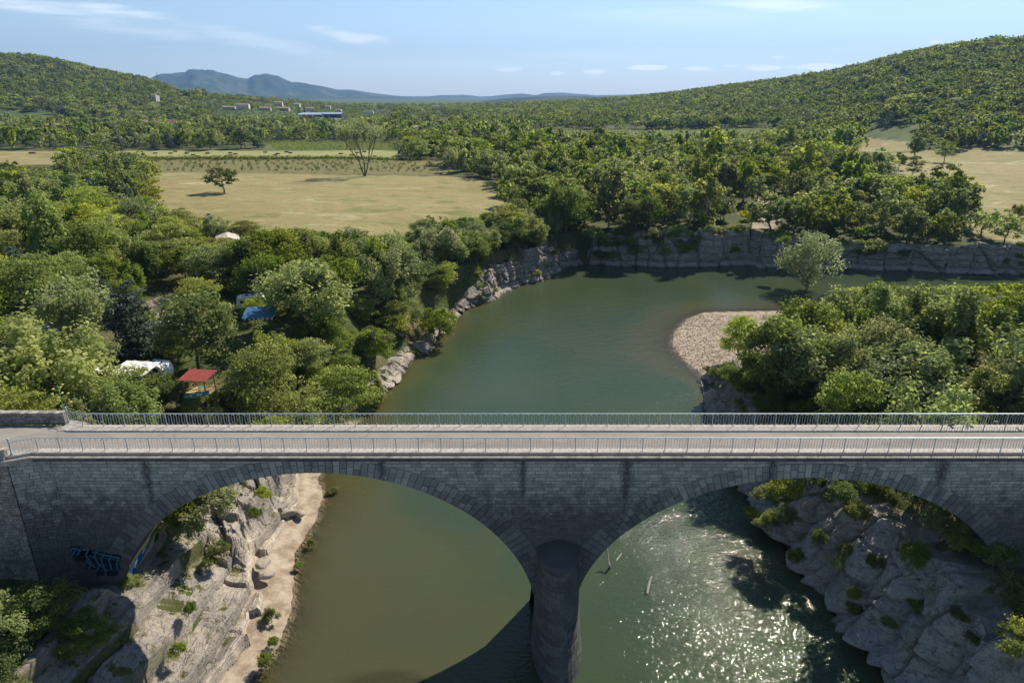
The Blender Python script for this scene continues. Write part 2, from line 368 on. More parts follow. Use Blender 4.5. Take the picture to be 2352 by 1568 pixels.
def rock_mat(name='limestone', base=(.36, .32, .275), dark=(.11, .10, .09), moss=(.16, .13, .03), mossk=1.0, damp=True, lay=3.0):
    t = NT(name); p = t.pos(); n1 = t.noise(p, .5, 6, .65); n2 = t.noise(p, 2.4, 8, .7, .4); n3 = t.noise(t.pos((1, 1, lay)), 1.1, 7, .7, .8); n4 = t.noise(p, 9, 5, .7)
    c = t.mix(t.rng(n1, .3, .7), tuple(x*.72 for x in base), base)
    c = t.mix(t.M('MULTIPLY', t.rng(n2, .52, .66), .8), c, dark)
    c = t.mix(t.M('MULTIPLY', t.rng(n3, .54, .68), .55), c, tuple(x*.4 for x in base))
    c = t.mix(t.M('MULTIPLY', t.rng(n4, .56, .7), .5), c, dark)
    if mossk:
        nz = t.N('ShaderNodeSeparateXYZ', {0: t.N('ShaderNodeNewGeometry').outputs['Normal']}).outputs[2]
        ms = t.M('MULTIPLY', t.rng(t.noise(p, .85, 5, .6), .54, .63), t.rng(nz, .2, .7))
        c = t.mix(t.M('MULTIPLY', ms, mossk), c, t.mix(t.rng(n2, .4, .6), moss, (.06, .08, .02)))
        c = t.mix(t.attr('grass'), c, t.mix(t.rng(n2, .4, .6), (.05, .075, .02), (.12, .115, .04)))
    c = t.mix(t.attr('pale'), c, (.50, .43, .35))
    if damp:
        z = t.N('ShaderNodeSeparateXYZ', {0: t.N('ShaderNodeNewGeometry').outputs['Position']}).outputs[2]
        c = t.mix(t.rng(t.M('ADD', z, t.M('MULTIPLY', n1, .5)), .15, .6, .55, 0), c, (.07, .055, .035))
    hgt = t.M('ADD', t.M('MULTIPLY', n2, .6), t.M('MULTIPLY', n3, .8))
    wp = t.N('ShaderNodeVectorMath', {0: t.pos((1, .32, 1.3), (0, 0, .8)), 1: t.N('ShaderNodeTexNoise', {'Vector': p, 'Scale': 1.2, 'Detail': 4.0}).outputs['Color']}).outputs[0]
    ck = t.rng(t.vor(wp, .95, 'DISTANCE_TO_EDGE').outputs[0], 0, .035, 1, 0); ck2 = t.rng(t.vor(wp, 3.1, 'DISTANCE_TO_EDGE').outputs[0], 0, .05, .6, 0); ckm = t.M('MAXIMUM', ck, t.M('MULTIPLY', ck2, t.rng(n1, .45, .6)))
    c = t.mix(t.M('MULTIPLY', ckm, .32), c, tuple(x*.2 for x in base)); hgt = t.M('SUBTRACT', hgt, t.M('MULTIPLY', ckm, .35))
    return t.out(t.pbr(c, .92, t.bump(t.M('ADD', hgt, t.M('MULTIPLY', n4, .25)), .8, .22), .2))
M_ground = ground_mat(); M_rock = rock_mat(); M_shade_rock = rock_mat('shaded_limestone', (.39, .36, .32), (.13, .12, .11), mossk=.6, lay=2.0); M_cliff = rock_mat('cliff_limestone', (.42, .38, .33), (.11, .105, .095), mossk=.5, lay=4.5)

# ------------------------------------------------------------------ ground sheet (one, to the horizon)
def build_ground():
    az_ = np.radians(np.linspace(-74, 74, 520)); rr = np.concatenate([[0.5, 4, 8, 12, 16], np.geomspace(20, 2600, 560), np.geomspace(2700, 30000, 24)])
    A, Rr = np.meshgrid(az_, rr); X = Rr*np.sin(A); Y = Rr*np.cos(A)-60*(np.clip((20-Rr)/20, 0, 1))
    Z = H(X, Y); sh = X.shape; x = X.ravel(); y = Y.ravel(); z = Z.ravel()
    sd = np.full(x.shape, 300.); nr = np.hypot(x, y) < 460; sd[nr] = river(x[nr], y[nr])[0]
    at = {}
    def msk(polys, jit=.0):
        m = np.zeros(x.shape)
        for q in polys: m = np.maximum(m, inpoly(x, y, q))
        return m
    at['dry'] = msk(F_DRY); at['mown'] = msk(F_MOWN); at['vine'] = msk(F_VINE); at['orch'] = msk(F_ORCH); at['pink'] = msk(F_PINK)
    bar = ((sd > -4) & (sd < 26+6*fbm(x/9, y/9)) & (x > 22) & (x < 75) & (y > 88) & (y < 142) & (z < 2.6))
    lb = (sd < 4.2+1.2*fbm(x/3, y/3)) & (x < -10) & (y < 84)
    at['sand'] = np.maximum(msk(F_PATH), ((sd > -1.2) & (bar | lb)).astype(float))
    at['bed'] = (sd < -.4).astype(float)
    r = np.hypot(x, y); at['wood'] = np.clip((hills_h(x, y) > 4)*1.0+(r > 2000), 0, 1)
    ny, nx = sh; i = np.arange(ny-1)[:, None]*nx+np.arange(nx-1)[None]; F = np.stack([i, i+1, i+nx+1, i+nx], -1).reshape(-1, 4)
    me = mesh_np('ground', np.stack([x, y, z], 1), F, M_ground, at, smooth=True)
    o = ob('ground', me); tag(o, kind='structure'); return o
build_ground()

# ------------------------------------------------------------------ distant hills and mountains
def range_mesh(name, sky_, r1, r0, seed, mat, zb=11, relief=1.0):
    az_ = []; zz = []
    for px, py in sky_:
        q = ray(px, py); az_.append(math.atan2(q[0], q[1])); zz.append(CAMZ+r1*q[2]/math.hypot(q[0], q[1]))
    A = np.linspace(az_[0], az_[-1], 420); top = np.interp(A, az_, zz)
    U = np.linspace(0, 1.5, 60); AA, UU = np.meshgrid(A, U); RR = r0+(r1-r0)*UU; T = np.tile(top, (60, 1))
    s = (r1-r0)
    x = RR*np.sin(AA); y = RR*np.cos(AA)
    rd = 1-np.abs(fbm(x/(s*.22)+seed, y/(s*.5)+seed, o=5, g=.55))*2
    g = np.where(UU <= 1, sm(UU)**.9, 1-.6*(UU-1))
    h = zb-20+(T-zb+20)*g
    h += (rd-.62)*(T-zb)*.5*relief*np.clip(UU*3, 0, 1)*np.clip((1-UU)*3.2, 0, 1)
    ny, nx = x.shape; i = np.arange(ny-1)[:, None]*nx+np.arange(nx-1)[None]; F = np.stack([i, i+1, i+nx+1, i+nx], -1).reshape(-1, 4)
    o = ob(name, mesh_np(name, np.stack([x.ravel(), y.ravel(), h.ravel()], 1), F, mat, smooth=True)); tag(o, kind='structure'); return o
tm = NT('far_slopes'); pp = tm.pos(); a = tm.noise(pp, .0025, 8, .65); b = tm.noise(pp, .012, 6, .6)
M_far = tm.out(tm.pbr(tm.mix(tm.rng(a, .5, .62), tm.mix(tm.rng(b, .4, .6), (.022, .042, .030), (.042, .066, .042)), (.085, .10, .075)), .95, tm.bump(b, .8, 14), .1))
range_mesh('mountain_range', [(-200,200),(330,190),(345,182),(372,172),(425,171),(437,164),(460,165),(490,166),(520,174),(550,182),(568,184),(585,176),(610,173),(640,178),(668,190),(700,192),(740,198),(775,206),(805,206),(850,213),(905,220),(960,224),(1030,226),(1100,232),(1180,240)], 9000, 5600, 3, M_far)
range_mesh('far_mountains', [(900,226),(980,222),(1010,219),(1065,218),(1090,220),(1105,224),(1130,221),(1165,217),(1200,215),(1230,219),(1250,214),(1290,213),(1330,216),(1370,219),(1430,218),(1490,216),(1530,217),(1580,219),(1700,222)], 11000, 9500, 9, M_far, relief=.7)
range_mesh('wooded_ridge', [(1030,246),(1080,238),(1120,231),(1160,226),(1220,223),(1270,221),(1330,221),(1400,224),(1470,225),(1530,226),(1600,228),(1700,230)], 3600, 2600, 21, M_far, relief=.6)

# ------------------------------------------------------------------ water
def water_mat():
    t = NT('river_water'); p = t.pos(); dep = t.attr('depth'); ch = t.attr('chop')
    big = t.noise(p, .05, 3, .5)
    w1 = t.noise(t.pos((1, 1.7, 1), (0, 0, .35)), 1.5, 2.2, .55, .4); w2 = t.noise(t.pos((1.3, 1, 1), (0, 0, .9)), 3.6, 1.5, .5, .3); w3 = t.noise(t.pos((1, 1.3, 1), (0, 0, -.2)), .45, 3, .5, .3)
    hgt = t.M('ADD', t.M('MULTIPLY', w3, .55), t.M('ADD', t.M('MULTIPLY', w1, .42), t.M('MULTIPLY', w2, .20)))
    st = t.M('MULTIPLY_ADD', ch, .9, .10)
    bn = t.N('ShaderNodeBump', {'Strength': st, 'Distance': .36, 'Height': hgt}).outputs[0]
    deep = t.mix(t.rng(big, .35, .65), (.040, .062, .032), (.050, .068, .032))
    shal = (.076, .074, .030)
    c = t.mix(t.rng(dep, .25, 2.1), shal, deep)
    mud = t.N('ShaderNodeBsdfDiffuse', {'Color': c}).outputs[0]
    tr = t.N('ShaderNodeBsdfTransparent', {'Color': (.95, .93, .85, 1)}).outputs[0]
    a = t.M('POWER', 2.718, t.M('MULTIPLY', dep, -3.2))
    body = t.N('ShaderNodeMixShader', {0: a, 1: mud, 2: tr}).outputs[0]
    gl = t.N('ShaderNodeBsdfGlossy', {'Color': (1, 1, 1, 1), 'Roughness': .055, 'Normal': bn}).outputs[0]
    fr = t.N('ShaderNodeFresnel', {'IOR': 1.33, 'Normal': bn}).outputs[0]
    return t.out(t.N('ShaderNodeMixShader', {0: fr, 1: body, 2: gl}).outputs[0])
def build_water():
    xs = np.concatenate([np.arange(-34, 45, .7), np.arange(45, 130, 1.4), np.arange(130, 420, 8)]); ys = np.concatenate([np.arange(-88, 20, 6), np.arange(20, 100, .7), np.arange(100, 200, 1.2)])
    X, Y = np.meshgrid(xs, ys); sd, Pm = river(X, Y); x = X.ravel(); y = Y.ravel()
    hh = Hraw(x, y, sd, Pm)
    dep = np.clip(-hh, 0, 4)
    shoal = np.exp(-(((x-1)/5.5)**2+((y-44)/7.)**2))*.95+np.exp(-(((x+8)/5)**2+((y-39)/2.6)**2))*1.1
    dep = np.maximum(dep-shoal*2.2*np.minimum(dep, 1), np.minimum(dep, .25))
    lz = sm((3-x)/5)*sm((66-y)/10)*(.75+.25*fbm(x/6, y/6, o=2)); dep = dep*(1-lz)+np.minimum(dep, .72+.25*fbm(x/4, y/4, o=2))*lz
    wx_ = x+2.5*fbm(x/5, y/5, o=3); chop = np.clip(.3+.7*sm((wx_-3)/15)*sm((84-y)/22)+.4*sm((x+4)/12)*sm((y-60)/20)*sm((150-y)/25)+.1*fbm(x/12, y/12), .04, 1)
    ny, nx = X.shape; keep = (sd > -60) & (sd < 6); i = np.arange(ny-1)[:, None]*nx+np.arange(nx-1)[None]; F = np.stack([i, i+1, i+nx+1, i+nx], -1).reshape(-1, 4)
    F = F[(sd[F] < 3).any(1)]
    me = mesh_np('river_water', np.stack([x, y, 0*x], 1), F, water_mat(), {'depth': dep, 'chop': chop}, smooth=True)
    tag(ob('river_water', me), kind='structure')
build_water()

# ------------------------------------------------------------------ rock banks built as ribbons with strata and clefts
def ribbon(name, pts, tops, lean, seed, mat, ds=.35, dh=.28, out=.9, cleft=3.2, ledge=1.3, crown=4.0, ribs=0.0, base_z=-1.2, pale=True, shelf=0.0, topn=.9, rough=1.0):
    """rock face along a shore line; face rises to `tops`, then runs inland over its top"""
    pts = np.array(pts, float); seg = np.hypot(*np.diff(pts, axis=0).T); s = np.concatenate([[0], np.cumsum(seg)]); L = s[-1]
    n = int(L/ds)+2; ss = np.linspace(0, L, n)
    k = max(3, int(2.5/ds)); X = np.interp(ss, s, pts[:, 0]); Y = np.interp(ss, s, pts[:, 1])
    kern = np.hanning(k+2)[1:-1]; kern /= kern.sum()
    Xs = np.convolve(np.pad(X, k//2, mode='edge'), kern, 'valid')[:n]; Ys = np.convolve(np.pad(Y, k//2, mode='edge'), kern, 'valid')[:n]
    tx = np.gradient(Xs); ty = np.gradient(Ys); q = np.hypot(tx, ty)+1e-9; nx_, ny_ = -ty/q, tx/q      # candidate inland normal
    sdv, _ = river(Xs+nx_*2.5, Ys+ny_*2.5)
    if (sdv > 0).mean() < .5: nx_, ny_ = -nx_, -ny_
    kk = np.hanning(int(6/ds)+3)[1:-1]; kk /= kk.sum(); m = len(kk)//2
    nx_ = np.convolve(np.pad(nx_, m, mode='edge'), kk, 'valid')[:n]; ny_ = np.convolve(np.pad(ny_, m, mode='edge'), kk, 'valid')[:n]
    q = np.hypot(nx_, ny_)+1e-9; nx_ /= q; ny_ /= q
    top = np.interp(ss/L, np.linspace(0, 1, len(tops)), tops)
    top = top+fbm(ss/4+seed, ss*0+seed, o=3)*topn*1.2+(worley(ss/3.5+seed, ss*0+.5)[2]-.5)*topn*1.5
    nh = int((max(tops)+1.2)/dh); nc = int(crown/.35)+1
    rows = []; 
    for j in range(nh+nc):
        if j < nh:
            v = j/(nh-1); z = base_z+(top-base_z)*v; inl = lean*np.clip(z, 0, 99)**1.15/np.maximum(top, 1)**.15
            zz = z
        else:
            v = 1.0; c = (j-nh+1)/nc*crown; z = top; inl = lean*top+c
            zz = top+.25*c*0+fbm((ss+seed)/1.6, 0*ss+c/1.2, o=3)*.35
            hx = H(Xs+nx_*inl, Ys+ny_*inl); zz = zz*(1-sm(c/crown))+(hx-.12)*sm(c/crown)
        # strata
        lay = z/ledge+.35*fbm(ss/9+seed, z*.15, o=2)+seed
        lf = lay-np.floor(lay); lid = _h(np.floor(lay).astype(np.int64), np.floor(ss/7+seed).astype(np.int64), 5)
        f1, f2, idc = worley(ss/cleft+seed, z/(cleft*2.2)+seed); crack = sm((f2-f1)/.12)
        f1b, f2b, idb = worley(ss/(cleft*.38)+seed*2, z/(ledge*.8)+seed); crackb = sm((f2b-f1b)/.10)
        rib = np.abs(np.sin(ss*pi/4.6+1.6*fbm(ss/7, z/6+seed, o=2)+seed))**.7 if ribs else 0
        disp = out*(.9*(idc-.5)+.8*fbm(ss/5+seed, z/5+seed, o=3)+rough*.22*(idb-.5)+rough*.16*fbm(ss/.9, z/.7+seed, o=3))+.6*(crack-1)*out+.2*rough*(crackb-1)+ribs*rib*sm((z+1)/2)*(1-.35*v)
        disp = disp+(.42*(lid-.5)-.34*sm((.12-np.abs(lf-.5)*0-np.minimum(lf, 1-lf))/.12))*out
        disp = disp+.5*out*sm((1.2-z)/1.2)-.0   # foot spreads out at the water line
        if shelf:
            sw = sm((fbm(ss/3+seed*3, ss*0+2., o=2)+.35)/.35); disp = disp+shelf*sw*(np.exp(-((z-1.15)/.45)**2)-.75*np.exp(-((z+.1)/.55)**2))
        if j >= nh:
            fade = 1-sm((j-nh+1)/nc*1.3); disp = disp*fade
            zz = zz+(crack-1)*.35*fade+(idb-.5)*.3*fade
        inl = inl-disp
        rows.append((Xs+nx_*inl, Ys+ny_*inl, zz+0*ss, (idc*0+(lid > .8)*0.0), ))
    X3 = np.array([r[0] for r in rows]); Y3 = np.array([r[1] for r in rows]); Z3 = np.array([r[2] for r in rows])
    gr = np.zeros(X3.shape); gr[nh:] = sm((fbm(X3[nh:]/1.8, Y3[nh:]/1.8, o=3)+.15)/.2)*np.linspace(0, 1, nc)[:, None]
    pl = np.zeros(X3.shape)
    if pale: pl = sm((1.3-Z3)/.6)*sm((Z3-.35)/.3)*.55+np.pad(np.ones((nc, n))*.25, ((nh, 0), (0, 0)))*(1-gr)
    ny2, nx2 = X3.shape; i = np.arange(ny2-1)[:, None]*nx2+np.arange(nx2-1)[None]; F = np.stack([i, i+1, i+nx2+1, i+nx2], -1).reshape(-1, 4)
    me = mesh_np(name, np.stack([X3.ravel(), Y3.ravel(), Z3.ravel()], 1), F, mat, {'grass': gr.ravel(), 'pale': pl.ravel()}, smooth=False)
    o = ob(name, me); tag(o, kind='structure'); RIB[name+str(seed)] = (X3, Y3, Z3, nh); return o
RIB = {}
def gl(L): return [tuple(G(*q)) for q in L]
ribbon('far_cliff', gl([(1345,606),(1380,609),(1450,612),(1560,613),(1640,612),(1720,607)]), [3.5,7.4,8.6,8.9,8.6,8.8], .10, 3.3, M_cliff, ds=.35, dh=.25, out=1.3, cleft=4.5, ledge=2.0, topn=1.2)
ribbon('far_cliff', gl([(1705,606),(1750,616),(1800,616),(1860,617),(1900,617),(2000,618),(2100,622),(2180,628),(2270,632),(2352,628)])+[(150,172)], [8.4,7.6,6.6,6.0,6.2,6.4,6.6,6.2,6.0,5.5], .14, 8.1, M_cliff, ds=.4, dh=.25, out=1.3, cleft=5.5, ledge=1.6, topn=1.0)
ribbon('left_bank_cliff', gl([(1055,720),(1090,700),(1130,690),(1150,671),(1200,656),(1250,641),(1285,618),(1335,606)]), [1.2,2.5,5,5.5,6.8,8.2,5,3.2], .22, 5.5, M_rock, ds=.35, dh=.25, out=1.3, cleft=2.8, ledge=1.1, crown=5)
ribbon('boulder_cliff', gl([(1612,866),(1625,885),(1629,905),(1631,945)])+[(27.6,78),(26.8,72)], [1.5,4.8,5.8,5.5,5.4,5.0], .28, 11.2, M_rock, ds=.25, dh=.22, out=1.2, cleft=3.2, ledge=1.6, crown=5)
ribbon('shaded_rock_bank', [(27.2,75)]+gl([(1722,1120),(1745,1150),(1768,1195),(1800,1235),(1822,1290),(1885,1350),(1935,1420),(1985,1490),(2050,1568)])+[(30.2,32),(31,24)], [5,5.4,6,6.2,6.5,6.8,7.2,7.4,7.6,7.4,7], .72, 2.7, M_shade_rock, ds=.15, dh=.12, out=1.25, cleft=4.2, ledge=2.3, crown=4, ribs=1.7, shelf=1.7, rough=.45)

ribbon('shore_ledge', gl([(862,918),(872,905),(900,878),(925,855),(922,837),(948,818),(976,814),(1001,780),(1036,745),(1058,722)]), [.5,1.0,1.3,1.0,1.6,1.2,1.5,1.0,1.3,.9], .9, 14.2, M_rock, ds=.2, dh=.16, out=.9, cleft=2.2, ledge=.9, crown=2.5, topn=.35)
# left bank: tilted limestone slabs under the bridge (fine height grid)
def left_rocks():
    d = G(415, 1265, 3)-G(277, 1410, 3); d /= np.hypot(*d)
    cx_, cy_ = -26., 48.; aa = np.arange(-30, 30, .16); cc = np.arange(-22, 22, .085); Ag, Cg = np.meshgrid(aa, cc); X = cx_+Ag*d[0]-Cg*d[1]; Y = cy_+Ag*d[1]+Cg*d[0]; sd, Pm = river(X, Y); x = X.ravel(); y = Y.ravel()
    h0 = Hraw(x, y, sd, Pm)
    edge = 2.6+.9*fbm(x/3.3, y/3.3, o=3)+.9*np.sign(fbm(x*0+4, y/2.6, o=2))*.5
    on = sm((sd-edge)/.35)
    # bedding runs from lower left to upper right in the picture
    a = x*d[0]+y*d[1]; c = -x*d[1]+y*d[0]
    wv = c+1.0*fbm(a/12, c/14, o=2)+.04*fbm(a/1.5, c/1.5, o=2)
    k = wv/2.1; kk_ = np.floor(k); kf = k-kk_; seg_ = np.floor(a/7.5+5*_h(kk_.astype(np.int64), 3, 1)).astype(np.int64); kid = _h(kk_.astype(np.int64), seg_, 7)
    sf = a/7.5+5*_h(kk_.astype(np.int64), 3, 1); sf = sf-np.floor(sf)
    crack = sm(np.minimum(kf, 1-kf)/.055); crk2 = sm(np.minimum(sf, 1-sf)/.02)
    k2 = (wv+.3*fbm(a/3, c/3, o=2))/.52; k2f = k2-np.floor(k2); fine_ = sm(np.minimum(k2f, 1-k2f)/.13)*.5+.5; fid = _h(np.floor(k2).astype(np.int64), np.floor(a/3.1+k2*0).astype(np.int64), 9)
    h = h0*.9+.85+(kid-.5)*1.0-(kf-.5)*.95+(fid-.5)*.16+.11*(fine_-1)+.35*(crack-1)+.15*(crk2-1)+.22*fbm(x/2.6, y/2.6, o=3)+.05*fbm(x/.5, y/.5, o=3)
    # blocky outcrop behind the bridge
    oc = sm((y-50)/2)*sm((68-y)/4)*sm((sd-3.6)/1.2)*sm((10.5-sd)/2)
    X1 = x+.5*fbm(x/1.3, y/1.3, o=2); Y1 = y+.5*fbm(x/1.3+9, y/1.3, o=2)
    f1, f2, ido = worley(X1/2.1+9, Y1/2.4+4); co = sm((f2-f1)/.10); dome = np.sqrt(np.clip(1-f1*f1*.9, 0, 1))
    f1, f2, idp = worley(X1/.8+3, Y1/1.0+1); cp = sm((f2-f1)/.10)
    h = h*(1-oc)+oc*(h0*.95+2.0+2.2*(ido-.35)+.8*dome+1.0*(co-1)+.3*(idp-.5)+.3*(cp-1)+.15*fbm(x/.9, y/.9, o=3))
    z = np.where(on > 0, h0-.1+(np.maximum(h, h0)-h0+.1)*on, h0-.1)
    z = np.where(x < -33.5, z*(1-sm((-33.5-x)/3))+(h0-.15)*sm((-33.5-x)/3), z)
    cl_ = sm((-27.3-x)/1.2)*sm((50.5-y)/2)*sm((y-41.5)/1.5); z = z-cl_*np.maximum(0, z-5.9)
    z = z-sm((y-70)/3.5)*1.5-sm((30-y)/3)*1.2
    gr = np.clip((1-sm(np.minimum(kf, 1-kf)/.16))*1.3*sm((fbm(x/3.5, y/3.5, o=2)+.15)/.3)*(1-oc)+sm((sd-12+2*fbm(x/4, y/4))/2)*.9, 0, 1)*sm((sd-5)/2)
    gr = np.maximum(gr, sm((x-99)/1))
    pl = np.clip(sm(1-np.abs(sd-edge-.35)/.55)*.9+sm((fbm(x/3+5, y/3, o=2)-.15)/.2)*.35, 0, 1)
    ny, nx = X.shape; i = np.arange(ny-1)[:, None]*nx+np.arange(nx-1)[None]; F = np.stack([i, i+1, i+nx+1, i+nx], -1).reshape(-1, 4)
    F = F[((sd[F] > 1.8) & (x[F] > -37) & (y[F] > 26) & (y[F] < 74)).all(1)]
    me = mesh_np('limestone_slabs', np.stack([x, y, z], 1), F, M_rock, {'grass': gr, 'pale': pl}, smooth=False)
    tag(ob('limestone_slabs', me), kind='structure')
left_rocks()

# ------------------------------------------------------------------ BRIDGE
BX0, BX1 = -36.2, 47.0; YF, YB = 43.85, 48.45; DZ = 17.5
A1 = (-14.5, 2.9, 16.4, 13.0); A2 = (21.9, 2.9, 17.0, 12.6)   # centre x, springing z, half span, rise
def soffit(x):
    z = np.full(np.shape(x), -9.)
    for cx, cz, a, b in (A1, A2):
        q = 1-((x-cx)/a)**2; z = np.where(q > 0, cz+b*np.sqrt(np.maximum(q, 0)), z)
    return z
def ring_t(A, th): return 1.15+.65*abs(cos(th))**2   # ring depth, deeper towards the springing
def masonry(name, c1, c2, joint=(.06, .06, .06), stain=1.0):
    t = NT(name); p = t.pos(); oi = t.N('ShaderNodeObjectInfo').outputs['Random']
    isl = t.N('ShaderNodeNewGeometry').outputs['Random Per Island']
    r = t.M('FRACT', t.M('ADD', oi, isl)); n = t.noise(p, 1.3, 6, .65); f = t.noise(p, 9, 5, .7)
    c = t.mix(r, c1, c2)
    c = t.mix(t.M('MULTIPLY', t.rng(f, .45, .7), .5), c, tuple(x*.5 for x in c1))
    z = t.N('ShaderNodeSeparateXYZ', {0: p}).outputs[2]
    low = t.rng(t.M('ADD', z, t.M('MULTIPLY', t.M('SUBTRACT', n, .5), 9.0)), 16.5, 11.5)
    streak = t.rng(t.noise(t.pos((1, 1, .12)), .9, 4, .6), .55, .7)
    X_ = t.N('ShaderNodeSeparateXYZ', {0: p}).outputs[0]; Xw = t.M('ADD', X_, t.M('MULTIPLY', t.M('SUBTRACT', n, .5), .7))
    for (sx_, sw_, zl) in ((-26.8, .35, 12.5), (.8, .3, 13.0), (8.4, .45, 11), (-9.5, .3, 14.5), (19, .4, 14.5), (31.5, .5, 13)):
        streak = t.M('MAXIMUM', streak, t.M('MULTIPLY', t.M('MULTIPLY', t.rng(t.M('ABSOLUTE', t.M('SUBTRACT', Xw, sx_)), 0, sw_*1.6, 1.9, 0), t.rng(z, zl-2, zl+1.5)), t.rng(f, .3, .5)))
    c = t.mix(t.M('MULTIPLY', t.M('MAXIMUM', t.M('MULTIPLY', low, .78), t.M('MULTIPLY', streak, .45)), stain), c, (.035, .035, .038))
    return t.out(t.pbr(c, .93, t.bump(t.M('ADD', f, n), .6, .04), .15))
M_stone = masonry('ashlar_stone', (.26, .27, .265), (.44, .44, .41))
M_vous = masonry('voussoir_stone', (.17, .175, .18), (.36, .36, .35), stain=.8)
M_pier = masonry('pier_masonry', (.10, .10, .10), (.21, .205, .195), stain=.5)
M_mortar = masonry('lime_mortar', (.19, .19, .18), (.22, .215, .20), stain=1.0)
M_rub = masonry('rubble_stone', (.22, .205, .18), (.42, .39, .34), stain=.25)
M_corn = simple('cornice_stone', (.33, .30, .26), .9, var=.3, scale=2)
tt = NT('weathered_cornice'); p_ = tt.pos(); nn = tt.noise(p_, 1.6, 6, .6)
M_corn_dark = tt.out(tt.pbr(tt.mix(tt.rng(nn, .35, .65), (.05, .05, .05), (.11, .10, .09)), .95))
tt = NT('asphalt_road'); p_ = tt.pos(); nn = tt.noise(p_, .6, 6, .6); n2 = tt.noise(p_, 25, 3, .7)
yy_ = tt.N('ShaderNodeSeparateXYZ', {0: p_}).outputs[1]
trk = tt.M('MAXIMUM', tt.rng(tt.M('ABSOLUTE', tt.M('SUBTRACT', yy_, 45.45)), .0, .35, 1, 0), tt.rng(tt.M('ABSOLUTE', tt.M('SUBTRACT', yy_, 46.95)), .0, .35, 1, 0))
dirt = tt.rng(tt.noise(tt.pos((.25, 2.5, 1)), 1.2, 6, .7), .5, .68); pat = tt.rng(tt.noise(tt.pos((.12, .6, 1)), 1.0, 2, .3), .57, .6)
crk = tt.rng(tt.vor(tt.pos((.5, .8, 1)), .9, 'DISTANCE_TO_EDGE').outputs[0], 0, .02, .35, 0)
rc = tt.mix(tt.rng(nn, .35, .65), tt.mix(tt.rng(n2, .3, .7), (.21, .19, .172), (.265, .243, .218)), (.285, .258, .23))
rc = tt.mix(tt.M('MULTIPLY', trk, .35), rc, (.27, .25, .23)); rc = tt.mix(tt.M('MULTIPLY', dirt, .22), rc, (.20, .165, .125)); rc = tt.mix(tt.M('MULTIPLY', pat, .25), rc, (.15, .14, .13)); rc = tt.mix(crk, rc, (.08, .075, .07))
M_road = tt.out(tt.pbr(rc, .93, tt.bump(n2, .3, .01), .2))
M_walk = simple('pale_walk_stone', (.40, .362, .32), .92, var=.2, scale=5)
M_rail = simple('galvanised_paint', (.36, .43, .45), .45, metal=.25, var=.12, spec=.5)
bridge = empty('stone_bridge', (0, 46, 0)); tag(bridge, 'long two-arched stone road bridge crossing the green river in the foreground', 'bridge')
def bpart(name, mb, mat, smooth=False):
    o = mb.obj(name, mat, None, smooth); o.parent = bridge; o.matrix_parent_inverse = bridge.matrix_world.inverted(); o.location = (0, -46, 0); o.matrix_parent_inverse.identity(); return o
# core body: front, back, soffits
def body():
    xs = sorted(set(np.round(np.concatenate([np.arange(BX0, BX1+.01, .5), [c-a+.001 for c, _, a, _ in (A1, A2)], [c+a-.001 for c, _, a, _ in (A1, A2)], A1[0]-A1[2]*np.cos(np.linspace(0, .5, 12)), A1[0]+A1[2]*np.cos(np.linspace(0, .5, 12)), A2[0]-A2[2]*np.cos(np.linspace(0, .5, 12)), A2[0]+A2[2]*np.cos(np.linspace(0, .5, 12))]), 4)))
    xs = np.array(xs); zs = np.maximum(soffit(xs), -4); zt = 16.97; n = len(xs); V = []
    for yy in (YF, YB):
        for x, z in zip(xs, zs): V += [(x, yy, z), (x, yy, zt)]
    F = []
    for i in range(n-1):
        F += [(2*i, 2*i+2, 2*i+3, 2*i+1), (2*n+2*i, 2*n+2*i+1, 2*n+2*i+3, 2*n+2*i+2), (2*i, 2*n+2*i, 2*n+2*i+2, 2*i+2), (2*i+1, 2*i+3, 2*n+2*i+3, 2*n+2*i+1)]
    F += [(0, 1, 2*n+1, 2*n), (2*n-2, 4*n-2, 4*n-1, 2*n-1)]
    m = MB(); m.add(V, F); return m
bpart('wall_core', body(), M_mortar)
# pier and cutwaters
m = MB()
px0 = 3.55
def pr_(z): return float(np.interp(z, [-4, 0, 2, 6, 9.0], [2.3, 2.05, 1.88, 1.66, 1.52]))
def py_(z): return float(np.interp(z, [-4, 0, 2, 6, 9.0], [5.6, 4.7, 4.0, 3.15, 2.55]))
for k_, zz_ in enumerate([(-4, 0), (0, 3), (3, 6), (6, 9)]):
    V = [(px0+(pr_(z_)-.05)*cos(q), YF+.1+(py_(z_)-.05)*sin(q), z_) for z_ in zz_ for q in np.linspace(pi, 2*pi, 25)]; m.add(V, [(i, i+1, i+26, i+25) for i in range(24)])
m.lathe([(1.68, 9.0), (1.68, 9.33), (1.55, 9.38), (1.0, 9.85), (.02, 10.1)], (px0, YF+.1, 0), 24, pi, 2*pi, sy=1.65); m.lathe([(pr_(z_), z_) for z_ in (-4, 0, 2, 4, 6, 8, 9)]+[(.02, 9.8)], (px0, YB-.1, 0), 24, 0, pi)
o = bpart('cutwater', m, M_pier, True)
zc = -.6; row = 0
